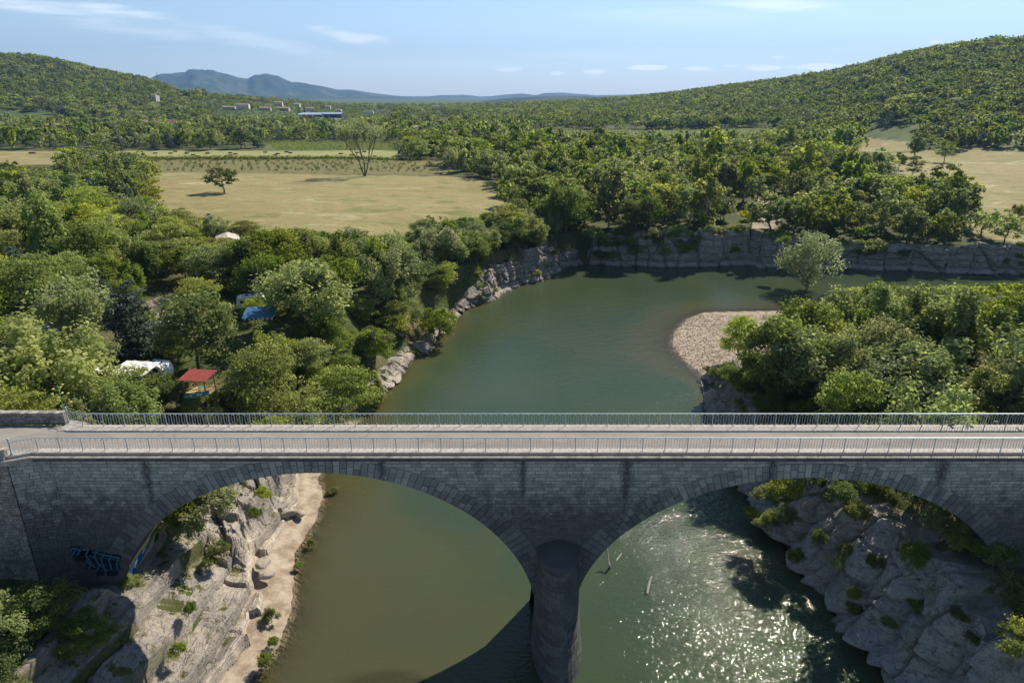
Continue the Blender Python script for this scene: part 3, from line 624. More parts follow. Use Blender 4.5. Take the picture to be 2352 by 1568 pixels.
while zc < 8.95:
    h_ = min(.42, 9.0-zc); nn = 9; off = .5*(row % 2)
    for j in range(-1, nn+1):
        a0 = pi+(j+off)*pi/nn; a1 = a0+pi/nn; a0 = max(a0, pi); a1 = min(a1, 2*pi)
        if a1-a0 < .05: continue
        mm = MB(); gg = .012; V = []
        k_ = random.uniform(0, .025)
        for (zz, ins) in ((zc+gg, 1), (zc+h_-gg, 1)):
            for q in (a0+gg/2, (a0+a1)/2, a1-gg/2): rr_ = pr_(zz)+k_; V.append((px0+rr_*cos(q), YF+.1+(py_(zz)+k_)*sin(q), zz))
        for (zz, ins) in ((zc, 1), (zc+h_, 1)):
            for q in (a0, (a0+a1)/2, a1): rr_ = pr_(zz)-.06; V.append((px0+rr_*cos(q), YF+.1+(py_(zz)-.06)*sin(q), zz))
        mm.add(V, [(0, 1, 4, 3), (1, 2, 5, 4), (0, 6, 7, 1), (1, 7, 8, 2), (3, 4, 10, 9), (4, 5, 11, 10), (0, 3, 9, 6), (2, 8, 11, 5)])
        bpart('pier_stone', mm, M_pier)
    zc += h_; row += 1
m = MB(); 
for k in range(1, 6):
    q = pi+k*pi/6; c0 = (px0+.2*cos(q), YF+.1+.2*sin(q), 10.13); c1 = (px0+1.5*cos(q), YF+.1+1.5*1.65*sin(q), 9.44); m.tube([c0, c1], .035, 4)
bpart('cap_seam', m, M_corn_dark)
# stones on the river face
def stone_mesh(w_, h_, dz, jit, mat):
    """irregular block front with chamfered arrises; origin at its centre, faces -Y"""
    r = random.random; a, b = w_/2, h_/2; c = .03
    O = [(-a+jit*r(), -b+jit*r()), (a-jit*r(), -b+jit*r()), (a-jit*r(), b-jit*r()), (-a+jit*r(), b-jit*r())]
    k = dz*(.7+.6*r()); tlt = (r()-.5)*.02
    V = [(x, 0, z) for x, z in O]+[(x, -k*.6, z) for x, z in O]+[(x*(1-2*c/w_), -k+tlt*x, z*(1-2*c/h_)) for x, z in O]
    F = [(8, 9, 10, 11)]+[(i, (i+1) % 4, 4+(i+1) % 4, 4+i) for i in range(4)]+[(4+i, 4+(i+1) % 4, 8+(i+1) % 4, 8+i) for i in range(4)]
    return V, F
stones = []
z = 16.95
while z > 2.0:
    hgt = random.uniform(.25, .31) if z > 13.2 else random.uniform(.19, .25)
    zc = z-hgt/2; x = BX0+.02+random.random()*.3
    while x < BX1:
        L = random.uniform(.45, .95) if z > 13.2 else random.uniform(.3, .75)
        xa, xb = x+.012, x+L-.012; ok = True
        for cx, cz, a, b in (A1, A2):
            for xx in (xa, xb):
                for zz in (z-hgt, z):
                    q = ((xx-cx)/(a+1.25))**2+(max(zz-cz, 0)/(b+.95))**2
                    if q < 1 and zz > cz-.5: ok = False
            if zc < cz+.5 and abs((xa+xb)/2-cx) < a+1.6: ok = False
        if -.0 < xa-px0+1.9 < 3.8 and z < 9.6: ok = False
        if ok: stones.append((xa, xb, zc, hgt-.024))
        x += L
    z -= hgt
stones.sort(key=lambda s: -(s[1]-s[0])*s[3]*(1.0/(1+abs((s[0]+s[1])/2)/400)))
protos = [stone_mesh(1, .27, .03, .03, M_stone) for _ in range(14)]
pm = []
for V, F in protos:
    me = bpy.data.meshes.new('stone'); me.from_pydata(V, [], F); me.materials.append(M_stone); pm.append(me)
rest = MB()
ci = 0
for k, (xa, xb, zc, hh) in enumerate(stones):
    if k < 300:
        o = bpy.data.objects.new('stone', pm[k % 14]); o.location = ((xa+xb)/2, YF-46, zc); o.scale = ((xb-xa), 1, hh/.27); COL.objects.link(o); o.parent = bridge
    else:
        V, F = protos[k % 14]; rest.add([(x*(xb-xa)+(xa+xb)/2, y+YF, zz*hh/.27+zc) for x, y, zz in V], F)
o = bpart('stonework', rest, M_stone); o['kind'] = 'stuff'
# voussoirs of both rings
vc = 0
vrest = MB()
for (cx, cz, a, b) in (A1, A2):
    ths = [0.02]; 
    while ths[-1] < pi-.03:
        th = ths[-1]; sp = math.hypot(a*sin(th), b*cos(th)); ths.append(th+.50/sp)
    for i in range(len(ths)-1):
        t0, t1 = ths[i]+.0012, ths[i+1]-.0012
        def pt(th, r):
            nx_, nz_ = cos(th)/a, sin(th)/b; q = math.hypot(nx_, nz_); return (cx+a*cos(th)+nx_/q*r, cz+b*sin(th)+nz_/q*r)
        T = ring_t(a, (t0+t1)/2); f = .42 if i % 2 else .58
        full = random.random() < .12
        for (r0, r1) in ([(0, T)] if full else [(0, T*f-.012), (T*f+.012, T)]):
            k = .05+random.random()*.03
            q = [pt(t0, r0), pt(t1, r0), pt(t1, r1), pt(t0, r1)]
            mx = sum(p[0] for p in q)/4; mz = sum(p[1] for p in q)/4; s_ = .93
            V = [(p[0], YF+.01, p[1]) for p in q]+[(p[0], YF-k*.7, p[1]) for p in q]+[(mx+(p[0]-mx)*s_, YF-k-.01, mz+(p[1]-mz)*s_) for p in q]
            F = [(8, 9, 10, 11)]+[(j, (j+1) % 4, 4+(j+1) % 4, 4+j) for j in range(4)]+[(4+j, 4+(j+1) % 4, 8+(j+1) % 4, 8+j) for j in range(4)]
            if mz < 5.2 or (mz < 10.5 and vc >= 300): vrest.add(V, F); continue
            if vc >= 300: vrest.add(V, F); continue
            vc += 1
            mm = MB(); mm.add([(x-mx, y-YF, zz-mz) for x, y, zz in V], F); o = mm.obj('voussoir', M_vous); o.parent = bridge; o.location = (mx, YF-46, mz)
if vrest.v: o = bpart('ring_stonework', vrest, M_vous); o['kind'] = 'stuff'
# back face ring/extrados detail is unseen; cornice slabs, walks, road
def flare(x):    # the parapet flares outward over the last 1.5 m on the left
    return max(0, (-34.75-x)*.45)
m = MB(); x = BX0
while x < BX1-.1:
    x2 = min(x+1.2, BX1); m.box(x+.005, x2-.005, 43.55, 43.95, 17.22, 17.30); x = x2
m.box(BX0, BX1, 43.95, 44.0, 16.97, 17.3)
bpart('cornice_ledge', m, M_corn)
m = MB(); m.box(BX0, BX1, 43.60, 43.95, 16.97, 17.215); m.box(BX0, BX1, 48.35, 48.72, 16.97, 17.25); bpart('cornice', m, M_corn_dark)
walk0 = None
m = MB(); m.box(BX0, BX1, 44.0, 48.35, 16.97, 17.45); bpart('deck_slab', m, M_road)
road = MB(); road.box(-160, BX0, 43.9, 48.4, 16.8, 17.45); road.box(BX1, 160, 43.9, 48.4, 16.8, 17.45)
tag(road.obj('road', M_road), kind='structure')
kerbs = []
for (y0, y1) in ((43.95, 44.62), (47.38, 48.42)):
    x = -35.2
    while x < BX1-.1:
        x2 = min(x+random.uniform(1.5, 1.8), BX1); m = MB(); m.box(x+.006, x2-.006, y0, y1, 17.3, 17.5+random.uniform(-.006, .006)); o = bpart('walk_slab', m, M_walk); x = x2
# railings
def railing(name, y, x0, x1, sgn, lab):
    root = empty(name, (0, y, DZ)); tag(root, lab, 'railing', 'railings along the bridge deck')
    n = int(round((x1-x0)/1.65)); d = (x1-x0)/n
    pm_ = MB(); pm_.box(-.028, .028, -.022, .022, 0, 1.03); pme = pm_.mesh('post', M_rail)
    u = d/4.0; s_ = u/2; rr = s_/2
    path = [(0, 0, .99), (0, 0, .9), (0, 0, .2)]
    path = [(0, 0, .98)]+[(0, 0, .16+rr)]+[(rr-rr*cos(a_), 0, .16+rr-rr*sin(a_)) for a_ in np.linspace(0, pi, 6)[1:-1]]+[(s_, 0, .16+rr), (s_, 0, .98-rr)]+[(s_+rr-rr*cos(a_), 0, .98-rr+rr*sin(a_)) for a_ in np.linspace(0, pi, 6)[1:-1]]
    bm_ = MB(); bm_.tube(path, .017, 4); bme = bm_.mesh('baluster', M_rail, True)
    for i in range(n+1):
        o = ob('post', pme, root, (x0+i*d, 0, 0))
        if i < n:
            for k in range(4): ob('baluster', bme, root, (x0+i*d+k*u+.03, 0, 0))
    m = MB(); m.box(x0-.03, x1+.03, -.035, .035, 1.03, 1.08); m.obj('handrail', M_rail, root)
    # flared end panel with an ornamental end post
    ex, ey = x0-1.5, -.62*sgn
    m = MB(); m.tube([(x0, 0, 1.05), (ex, ey, 1.05)], .03, 4); m.obj('handrail', M_rail, root); m = MB(); m.tube([(x0, 0, .14), (ex, ey, .14)], .014, 4)
    m.obj('bottom_rail', M_rail, root)
    for k in range(1, 7):
        f = k/7; m = MB(); m.tube([(0, 0, .14), (0, 0, 1.04)], .017, 4); m2 = m.obj('baluster', M_rail, root); m2.location = (x0+(ex-x0)*f, ey*f, 0)
    m = MB(); m.lathe([(.10, 0), (.10, .10), (.06, .14), (.055, 1.0), (.085, 1.04), (.085, 1.10), (.04, 1.14), (.085, 1.22), (.09, 1.27), (.06, 1.33), (.02, 1.37), (.0, 1.42)], (0, 0, 0), 10); o = m.obj('end_post', M_rail, root, True); o.location = (ex, ey, 0)
    return root
railing('near_railing', 44.22, -34.6, 47.1, 1, 'near metal railing on the shaded side of the bridge deck, seen against the road')
railing('far_railing', 48.22, -33.7, 47.0, -1, 'far metal railing of the bridge deck, seen against river and trees')
for r_ in [o for o in bpy.data.objects if o.name in ('near_railing', 'far_railing')]: r_.name = 'railing'

# flared left wing of the abutment and rough wing walls
def rubble(name, lab, x0, x1, y0, y1, z0, z1, grp=None, n_front=300, face=-1):
    """dry-stone wall: core plus single stones on the visible faces"""
    root = empty(name, ((x0+x1)/2, (y0+y1)/2, z0)); tag(root, lab, 'stone wall', grp)
    ox, oy, oz = root.location
    m = MB(); m.box(x0-ox+.05, x1-ox-.05, y0-oy+.06, y1-oy-.06, 0, z1-oz-.08); m.obj('core', M_mortar, root)
    fr = MB(); cnt = 0; S_ = []
    z = z0
    while z < z1-.05:
        h_ = min(random.uniform(.16, .30), z1-z); x = x0
        while x < x1-.03:
            L = min(random.uniform(.2, .55), x1-x); S_.append((x, x+L, z, z+h_)); x += L
        z += h_
    S_.sort(key=lambda s: (-s[3]))
    for (a_, b_, c_, d_) in S_:
        V = []
        yy = y0; top = d_ > z1-.06
        jit = lambda k=.025: random.uniform(-k, k)
        for (px_, pz_, q) in ((a_, c_, 0), (b_, c_, 0), (b_, d_, 0), (a_, d_, 0)): V.append((px_-ox, y0-oy+.10, pz_-oz))
        for (px_, pz_) in ((a_+.012, c_+.012), (b_-.012, c_+.012), (b_-.012, d_-.012), (a_+.012, d_-.012)): V.append((px_-ox+jit(), y0-oy+.02+jit(.02), pz_-oz+jit()))
        cx_, cz_ = (a_+b_)/2-ox, (c_+d_)/2-oz
        for v in V[4:8]: V.append((cx_+(v[0]-cx_)*.6, v[1]-.05+jit(.02), cz_+(v[2]-cz_)*.6))
        F = [(8, 9, 10, 11)]+[(j, (j+1) % 4, 4+(j+1) % 4, 4+j) for j in range(4)]+[(4+j, 4+(j+1) % 4, 8+(j+1) % 4, 8+j) for j in range(4)]
        if cnt < n_front:
            mm = MB(); mm.add(V, F); mm.obj('stone', M_rub, root); cnt += 1
        else: fr.add(V, F)
    x = x0
    while x < x1-.05:     # coping
        L = min(random.uniform(.3, .6), x1-x); hh_ = random.uniform(.08, .16); mm = MB(); mm.box(-L/2+.01, L/2-.01, y0-oy-.03, y1-oy+.03, 0, hh_)
        mm.v = [(a+random.uniform(-.03, .03), b+random.uniform(-.03, .03), c+random.uniform(-.02, .02)) for a, b, c in mm.v]
        o = mm.obj('coping_stone', M_rub, root); o.location = (x+L/2-ox, 0, z1-oz-.09); x += L
    if fr.v: o = fr.obj('rubble', M_rub, root); o['kind'] = 'stuff'
    return root
rubble('parapet_wall', 'pale rough stone parapet at the left end of the far railing', -60, -35.4, 48.75, 49.2, 17.3, 18.35, 'stone parapets at the left end', 120)
rubble('parapet_wall', 'dark rough stone wing wall running down beside the near railing end', -60, -36.35, 43.15, 43.7, 4.5, 18.05, 'stone parapets at the left end', 260)
m = MB(); m.add([(-36.25, 43.2, -2), (-33.6, 43.84, -2), (-33.6, 43.84, 16.97), (-36.25, 43.2, 16.97), (-36.25, 48.0, -2), (-33.6, 48.0, -2), (-33.6, 48, 16.97), (-36.25, 48, 16.97)], [(0, 1, 2, 3), (3, 2, 6, 7), (0, 3, 7, 4), (1, 5, 6, 2), (0, 4, 5, 1)]); bpart('wing_core', m, M_mortar)
m = MB(); z = 16.95
while z > 4:
    h_ = random.uniform(.24, .3); u = 0
    while u < 1:
        L = random.uniform(.18, .3); u1 = min(1, u+L); V = []
        for (uu, zz, dy) in ((u+.008, z-h_+.012, 0), (u1-.008, z-h_+.012, 0), (u1-.008, z-.012, 0), (u+.008, z-.012, 0)): V.append((-36.25+2.65*uu, 43.2+.64*uu, zz))
        V2 = [(a+.005, b-.05-random.random()*.02, c) for a, b, c in V]; m.add(V+V2, [(4, 5, 6, 7)]+[(j, (j+1) % 4, 4+(j+1) % 4, 4+j) for j in range(4)]); u = u1
    z -= h_
o = bpart('wing_stonework', m, M_stone); o['kind'] = 'stuff'
m = MB(); m.prism([(-36.9, 42.95), (-36.2, 42.95), (-34.7, 43.56), (-34.7, 44.3), (-36.9, 44.3)], 16.95, 17.32); m.prism([(-36.9, 43.3), (-36.15, 43.3), (-34.9, 43.95), (-34.9, 44.55), (-36.9, 44.2)], 17.32, 17.5); m.prism([(-35.3, 49.3), (-35.3, 48.6), (-33.9, 47.62), (-33.7, 48.8)], 17.3, 17.5)
bpart('end_slab', m, M_corn)
m = MB(); m.box(-150, -36.3, 43.6, 48.9, 4, 16.9); m.box(BX1, 150, 43.9, 48.4, 4, 16.9); tag(m.obj('road_embankment', M_rub), kind='structure')

# ------------------------------------------------------------------ graffiti (flat paint on the masonry) and painted sunlight behind the blue letters
def paint(name, col): return simple(name, col, .6, var=.1)
MG_dark, MG_cyan, MG_blue, MG_white, MG_sunlit, MG_teal = paint('black_paint', (.012, .02, .03)), paint('pale_blue_paint', (.07, .20, .27)), paint('blue_paint', (.02, .12, .38)), paint('white_paint', (.7, .7, .68)), paint('sunlit_stone_tone', (.45, .42, .2)), paint('teal_paint', (.02, .25, .25))
def stroke(mb, pts, w_, M):
    for k in range(len(pts)-1):
        a_ = np.array(pts[k], float); b_ = np.array(pts[k+1], float); d = b_-a_; d /= np.linalg.norm(d)+1e-9; n_ = np.array([-d[1], d[0]])*w_/2; a_ = a_-d*w_*.3; b_ = b_+d*w_*.3
        q = [a_-n_, b_-n_, b_+n_, a_+n_]; mb.add([M(*p) for p in q], [(0, 1, 2, 3)])
def FY(px, py, y):
    r = ray(px, py); t_ = y/r[1]; return r[0]*t_, CAMZ+r[2]*t_
ga = empty('graffiti', (-32.5, YF, 7)); tag(ga, 'dark spiky graffiti with pale blue outlines low on the shaded bridge wall', 'graffiti')
def MW(off):
    def f(px, py):
        x_, z_ = FY(px, py, YF-off); return (x_+32.5, -off, z_-7)
    return f
m = MB(); 
for pts in ([(152,1262),(180,1258)],[(160,1275),(215,1268)],[(175,1282),(270,1292)],[(200,1300),(272,1303)],[(225,1315),(268,1316)],[(180,1265),(275,1280)]): stroke(m, pts, 11, MW(.105))
m.obj('background', MG_dark, ga)
m = MB()
for pts in ([(156,1272),(165,1260),(178,1259),(166,1273)],[(172,1264),(186,1261),(177,1274)],[(190,1262),(204,1260),(197,1275),(212,1296),(218,1302)],[(212,1268),(224,1267),(216,1276),(228,1298),(222,1310)],[(226,1272),(240,1272),(232,1280),(236,1302),(246,1310)],[(242,1275),(256,1276),(250,1286),(256,1308)],[(256,1278),(274,1281),(268,1292),(270,1308)],[(198,1285),(208,1298),(204,1304)],[(228,1300),(238,1296),(244,1322)]): stroke(m, pts, 3.4, MW(.115))
m.obj('outline', MG_cyan, ga)
gb = empty('graffiti', (-30.5, 46, 7)); tag(gb, 'blue bubble-letter graffiti on the sunlit inside of the left arch', 'graffiti')
def MI(off):
    def f(yy, zz):      # on the intrados of the left arch, left side
        q = max(0, 1-((zz-A1[1])/A1[3])**2); return (A1[0]-(A1[2]-off)*math.sqrt(q)+30.5, yy-46, zz-7)
    return f
def blob(mb, cy, cz, ry, rz, M, n=16):
    c = M(cy, cz); mb.add([M(cy+ry*cos(2*pi*k/n)*(1+.12*sin(3*k)), cz+rz*sin(2*pi*k/n)*(1+.12*cos(2*k))) for k in range(n)]+[c], [(k, (k+1) % n, n) for k in range(n)])
m = MB(); blob(m, 46.4, 6.7, 2.1, 1.7, MI(.02)); blob(m, 45.2, 5.9, 1.2, 1.2, MI(.022)); blob(m, 47.3, 8.3, 1, 1.2, MI(.021)); m.obj('sunlit_ground', MG_sunlit, gb)  # sunlight on the arch stone, painted in as pale blobs behind the letters
m = MB(); blob(m, 45.2, 6.3, .75, 1.0, MI(.04)); blob(m, 46.3, 6.9, .8, 1.1, MI(.043)); blob(m, 47.3, 7.6, .6, 1.0, MI(.046)); m.obj('blue_letters', MG_blue, gb)
m = MB(); blob(m, 45.5, 6.6, .2, .4, MI(.06)); blob(m, 46.5, 7.2, .2, .4, MI(.06)); m.obj('white_eyes', MG_white, gb)
gc = empty('graffiti', (37.5, 46, 8)); tag(gc, 'teal scrawled graffiti on the inside of the right arch near its foot', 'graffiti')
m = MB()
for k in range(9):
    z0_ = 9.3-k*.38; q0 = math.sqrt(max(0, 1-((z0_-A2[1])/A2[3])**2)); q1 = math.sqrt(max(0, 1-((z0_-.25-A2[1])/A2[3])**2)); y0_ = 44+.2*(k % 3); y1_ = y0_+2.2
    m.add([(A2[0]+(A2[2]-.02)*q0-37.5, y0_-46, z0_-8), (A2[0]+(A2[2]-.02)*q0-37.5, y1_-46, z0_-8-.1), (A2[0]+(A2[2]-.02)*q1-37.5, y1_-46, z0_-8.25), (A2[0]+(A2[2]-.02)*q1-37.5, y0_-46, z0_-8.3)], [(0, 1, 2, 3)])
m.obj('scrawl', MG_teal, gc)
# ------------------------------------------------------------------ VEGETATION
def leaf_mat(name, c0, c1, trans=.35, hv=.0):
    t = NT(name); oi = t.N('ShaderNodeObjectInfo').outputs['Random']; ti = t.attr('tint')
    c = t.mix(ti, c0, c1)
    hs = t.N('ShaderNodeHueSaturation', {'Hue': t.M('MULTIPLY_ADD', oi, .035, .476+hv), 'Saturation': t.M('MULTIPLY_ADD', t.M('FRACT', t.M('MULTIPLY', oi, 7.3)), .3, .74), 'Value': t.M('MULTIPLY_ADD', t.M('FRACT', t.M('MULTIPLY', oi, 3.7)), .4, .85), 'Color': c}).outputs[0]
    d = t.N('ShaderNodeBsdfDiffuse', {'Color': hs}).outputs[0]
    tr = t.N('ShaderNodeBsdfTranslucent', {'Color': t.N('ShaderNodeHueSaturation', {'Hue': .49, 'Saturation': 1.1, 'Value': 1.6, 'Color': hs}).outputs[0]}).outputs[0]
    return t.out(t.N('ShaderNodeMixShader', {0: trans, 1: d, 2: tr}).outputs[0])
LM = {'oak': leaf_mat('oak_foliage', (.080, .130, .024), (.205, .255, .055), .54),
      'locust': leaf_mat('locust_foliage', (.130, .185, .030), (.29, .345, .075), .54),
      'willow': leaf_mat('willow_foliage', (.15, .20, .060), (.34, .385, .15), .48),
      'poplar': leaf_mat('poplar_foliage', (.115, .170, .030), (.26, .32, .070), .54),
      'pine': leaf_mat('pine_foliage', (.055, .085, .060), (.14, .185, .135), .2),
      'cypress': leaf_mat('cypress_foliage', (.012, .028, .013), (.035, .060, .025), .08),
      'grey': leaf_mat('grey_green_foliage', (.18, .215, .095), (.33, .37, .19), .45),
      'dry': leaf_mat('dry_foliage', (.18, .13, .055), (.34, .25, .11), .35)}
M_bark = simple('bark', (.13, .105, .08), .95, var=.4, scale=2)
M_barkp = simple('pale_bark', (.28, .25, .21), .95, var=.3, scale=2)
def crown_pts(kind, rg, nl):
    """lobes of a crown in a unit-high tree: centre, radii"""
    L = []
    if kind in ('oak', 'poplar', 'willow', 'grey', 'dry'):
        cz, rx, rz = {'oak': (.58, .40, .36), 'poplar': (.56, .22, .42), 'willow': (.55, .40, .38), 'grey': (.58, .33, .38), 'dry': (.55, .3, .35)}[kind]
        ph1, ph2 = rg.uniform(0, 6, 2)
        for i in range(nl):
            v = rg.normal(size=3); v /= np.linalg.norm(v); r = rg.uniform(.25, 1)**.4
            w_ = 1+.30*math.sin(2*math.atan2(v[1], v[0])+ph1)*math.cos(3*v[2]+ph2)+(.35 if rg.random() < .1 else 0)
            c = np.array([v[0]*rx*r*w_, v[1]*rx*r*w_, cz+v[2]*rz*r*(1+.18*math.sin(3*v[0]+ph2))]); s_ = rg.uniform(.07, .19)*(1-.25*abs(v[2]))
            if v[2] < -.5: s_ *= .8
            e = np.array([s_*1.15, s_*1.15, s_*.85]) if kind != 'willow' else np.array([s_, s_, s_*1.25])
            if kind == 'poplar': e = np.array([s_*.75, s_*.75, s_*1.3])
            L.append((c, e))
    elif kind == 'locust':
        for i in range(nl):
            z = rg.uniform(.28, .92); R = .44*math.sqrt(max(.02, 1-((z-.52)/.46)**2)); q = rg.uniform(0, 2*pi); r = R*rg.uniform(.2, 1)**.5; s_ = rg.uniform(.10, .2)
            L.append((np.array([r*cos(q), r*sin(q), z]), np.array([s_*1.35, s_*1.35, s_*.42])))
    elif kind == 'pine':
        for i in range(nl):
            z = .97-.85*rg.random()**.8; R = .33*(1-z)**.7+.02; q = rg.uniform(0, 2*pi); r = R*rg.uniform(.2, 1)**.7; s_ = .06+.11*(1-z)
            L.append((np.array([r*cos(q), r*sin(q), z-.12*r]), np.array([s_*1.2, s_*1.2, s_*.5])))
    elif kind == 'cypress':
        for i in range(nl):
            z = rg.uniform(.04, .97); R = .085*math.sin(min(1, (1-z)*1.6)*pi/2)+.01; q = rg.uniform(0, 2*pi); r = R*rg.uniform(.2, 1)
            L.append((np.array([r*cos(q), r*sin(q), z]), np.array([.05, .05, .09])*(.4+.6*(1-z))))
    elif kind == 'bush':
        for i in range(nl):
            v = rg.normal(size=3); v /= np.linalg.norm(v); v[2] = abs(v[2])*.9-.12; r = rg.uniform(.3, 1)**.5; s_ = rg.uniform(.16, .3)
            L.append((np.array([v[0]*.62*r, v[1]*.62*r, .36+v[2]*.5*r]), np.array([s_, s_, s_*.8])))
    return L
def crown_geo(kind, seed, nl, nq, leaf, dens=1.0):
    rg = np.random.default_rng(seed); L = crown_pts(kind, rg, nl)
    A = np.array([e[0]*e[1]+e[0]*e[2] for c, e in L]); cnt = np.maximum(2, (nq*A/A.sum())).astype(int)
    V = []; T = []
    C = []; Nn = []; tn = []
    for (c, e), n in zip(L, cnt):
        # each lobe breaks up into twig clumps
        v = rg.normal(size=(n, 3)); v /= np.linalg.norm(v, axis=1)[:, None]; v[:, 2] = np.where(v[:, 2] < -.3, v[:, 2]*.4, v[:, 2]); 
        k = max(3, n//14); cl_ = rg.normal(size=(k, 3)); cl_ /= np.linalg.norm(cl_, axis=1)[:, None]; a_ = rg.integers(0, k, n)
        v = v*.42+cl_[a_]*.72; rad = rg.uniform(.72, 1.12, n)*(.8+.4*rg.random(k))[a_]
        C.append(c+v*e*rad[:, None]); nn = v/(np.linalg.norm(v, axis=1)[:, None]+1e-6); Nn.append(nn)
        tn.append(np.clip(.5*rg.random()+.25*rg.random(k)[a_]+.35*rg.random(n)-.05, 0, 1))
    C = np.concatenate(C); Nn = np.concatenate(Nn); tn = np.concatenate(tn); n = len(C)
    N = Nn*.7+rg.normal(size=(n, 3))*.45+np.array([0, 0, .5]); N /= np.linalg.norm(N, axis=1)[:, None]
    a = np.cross(N, rg.normal(size=(n, 3))); a /= np.linalg.norm(a, axis=1)[:, None]; b = np.cross(N, a)
    s_ = leaf*rg.uniform(.6, 1.35, n)[:, None]
    V = np.stack([C-a*s_*.5-b*s_*.1, C+b*s_*.48-a*s_*.06, C+a*s_*.55+b*s_*.1, C-b*s_*.5+a*s_*.05], 1).reshape(-1, 3)
    F = np.arange(4*n).reshape(n, 4)
    return V, F, np.repeat(tn, 4), L
def crown_mesh(name, kind, seed, nl, nq, leaf, mat):
    V, F, T, L = crown_geo(kind, seed, nl, nq, leaf)
    return mesh_np(name, V, F, mat, {'tint': T}), L
def trunk_mesh(kind, L, seed, mat, thick=.022, nb=9):
    rg = random.Random(seed); m = MB(); base = []
    bend = [(rg.uniform(-.02, .02), rg.uniform(-.02, .02)) for _ in range(5)]
    top = .55 if kind not in ('pine', 'cypress', 'poplar') else .9
    pts = [(bend[i][0]*i, bend[i][1]*i, top*i/4) for i in range(5)]; pts[0] = (0, 0, -.06)
    m.tube(pts, [thick*1.35, thick, thick*.8, thick*.6, thick*.3], 6)
    Ls = sorted(L, key=lambda q: -q[1][0])[:nb*2]
    for c, e in Ls[::2]:
        z0 = max(.14, min(top-.02, c[2]*.55)); k = z0/top*4; i = int(min(3, k)); f = k-i
        p0 = np.array(pts[i])*(1-f)+np.array(pts[i+1])*f
        mid = (p0+c)/2+np.array([0, 0, -.03]); m.tube([p0, mid, c], [thick*.5, thick*.3, thick*.12], 4, cap=False)
    return m.mesh('trunk', mat)
VAR = {}
def variants(kind, lod):
    if (kind, lod) in VAR: return VAR[(kind, lod)]
    nv = {'hi': 6, 'mid': 5, 'lo': 6}[lod]
    if kind in ('cypress', 'grey', 'dry', 'pine'): nv = 2
    out = []
    for v in range(nv):
        nl, nq, lf = {'hi': (46, 9000, .030), 'mid': (30, 1900, .055), 'lo': (20, 300, .105)}[lod]
        if kind == 'locust' and lod == 'hi': nq, lf = 8500, .028
        if kind == 'grey': nq = int(nq*.75); lf *= .8
        if kind in ('bush',): nl = int(nl*.6)+4; lf *= 1.8; nq = int(nq*.55)
        if kind == 'cypress': lf *= .55; nq = int(nq*.5)+10
        if kind == 'pine': lf *= .85; nl = int(nl*2.4); nq = int(nq*1.2)
        if kind == 'pine' and lod == 'lo': lf *= .8
        mat = LM.get(kind, LM['oak'])
        sd_ = hash((kind == 'oak', len(kind), v, lod == 'hi')) % 9999 + v*31
        sd_ = (sum(map(ord, kind))*7+v*131+{'hi': 1, 'mid': 2, 'lo': 3}[lod]*1009) % 99991
        if lod == 'lo': out.append(crown_geo(kind, sd_, nl, nq, lf)); continue
        cm, L = crown_mesh('crown', kind, sd_, nl, nq, lf, mat)
        tm_ = trunk_mesh(kind, L, v, M_barkp if kind in ('poplar', 'grey', 'willow') else M_bark, .02 if kind != 'bush' else .03)
        out.append((cm, tm_))
    VAR[(kind, lod)] = out
    return out
def mat_variant(me, mat):
    k = (me.name, mat.name)
    if k not in VAR: c = me.copy(); c.materials.clear(); c.materials.append(mat); VAR[k] = c
    return VAR[k]
NAMES = {'oak': 'broadleaf_tree', 'locust': 'locust_tree', 'willow': 'willow_tree', 'poplar': 'poplar_tree', 'pine': 'pine_tree', 'cypress': 'cypress_tree', 'grey': 'olive_grey_tree', 'bush': 'bush', 'dry': 'dry_shrub'}
WORD = {'oak': 'dark green round-crowned tree', 'locust': 'light yellow-green spreading tree', 'willow': 'grey-green soft-leaved tree', 'poplar': 'tall narrow fresh-green tree', 'pine': 'dark blue-green conifer', 'cypress': 'thin dark cypress', 'grey': 'olive-grey airy tree', 'bush': 'low green bush', 'dry': 'brownish half-dry shrub'}
LAND = []       # (x, y, phrase) landmarks used to describe where a tree stands
def lmk(px, py, phrase, z=11.): 
    g = G(px, py, z); LAND.append((g[0], g[1], phrase))
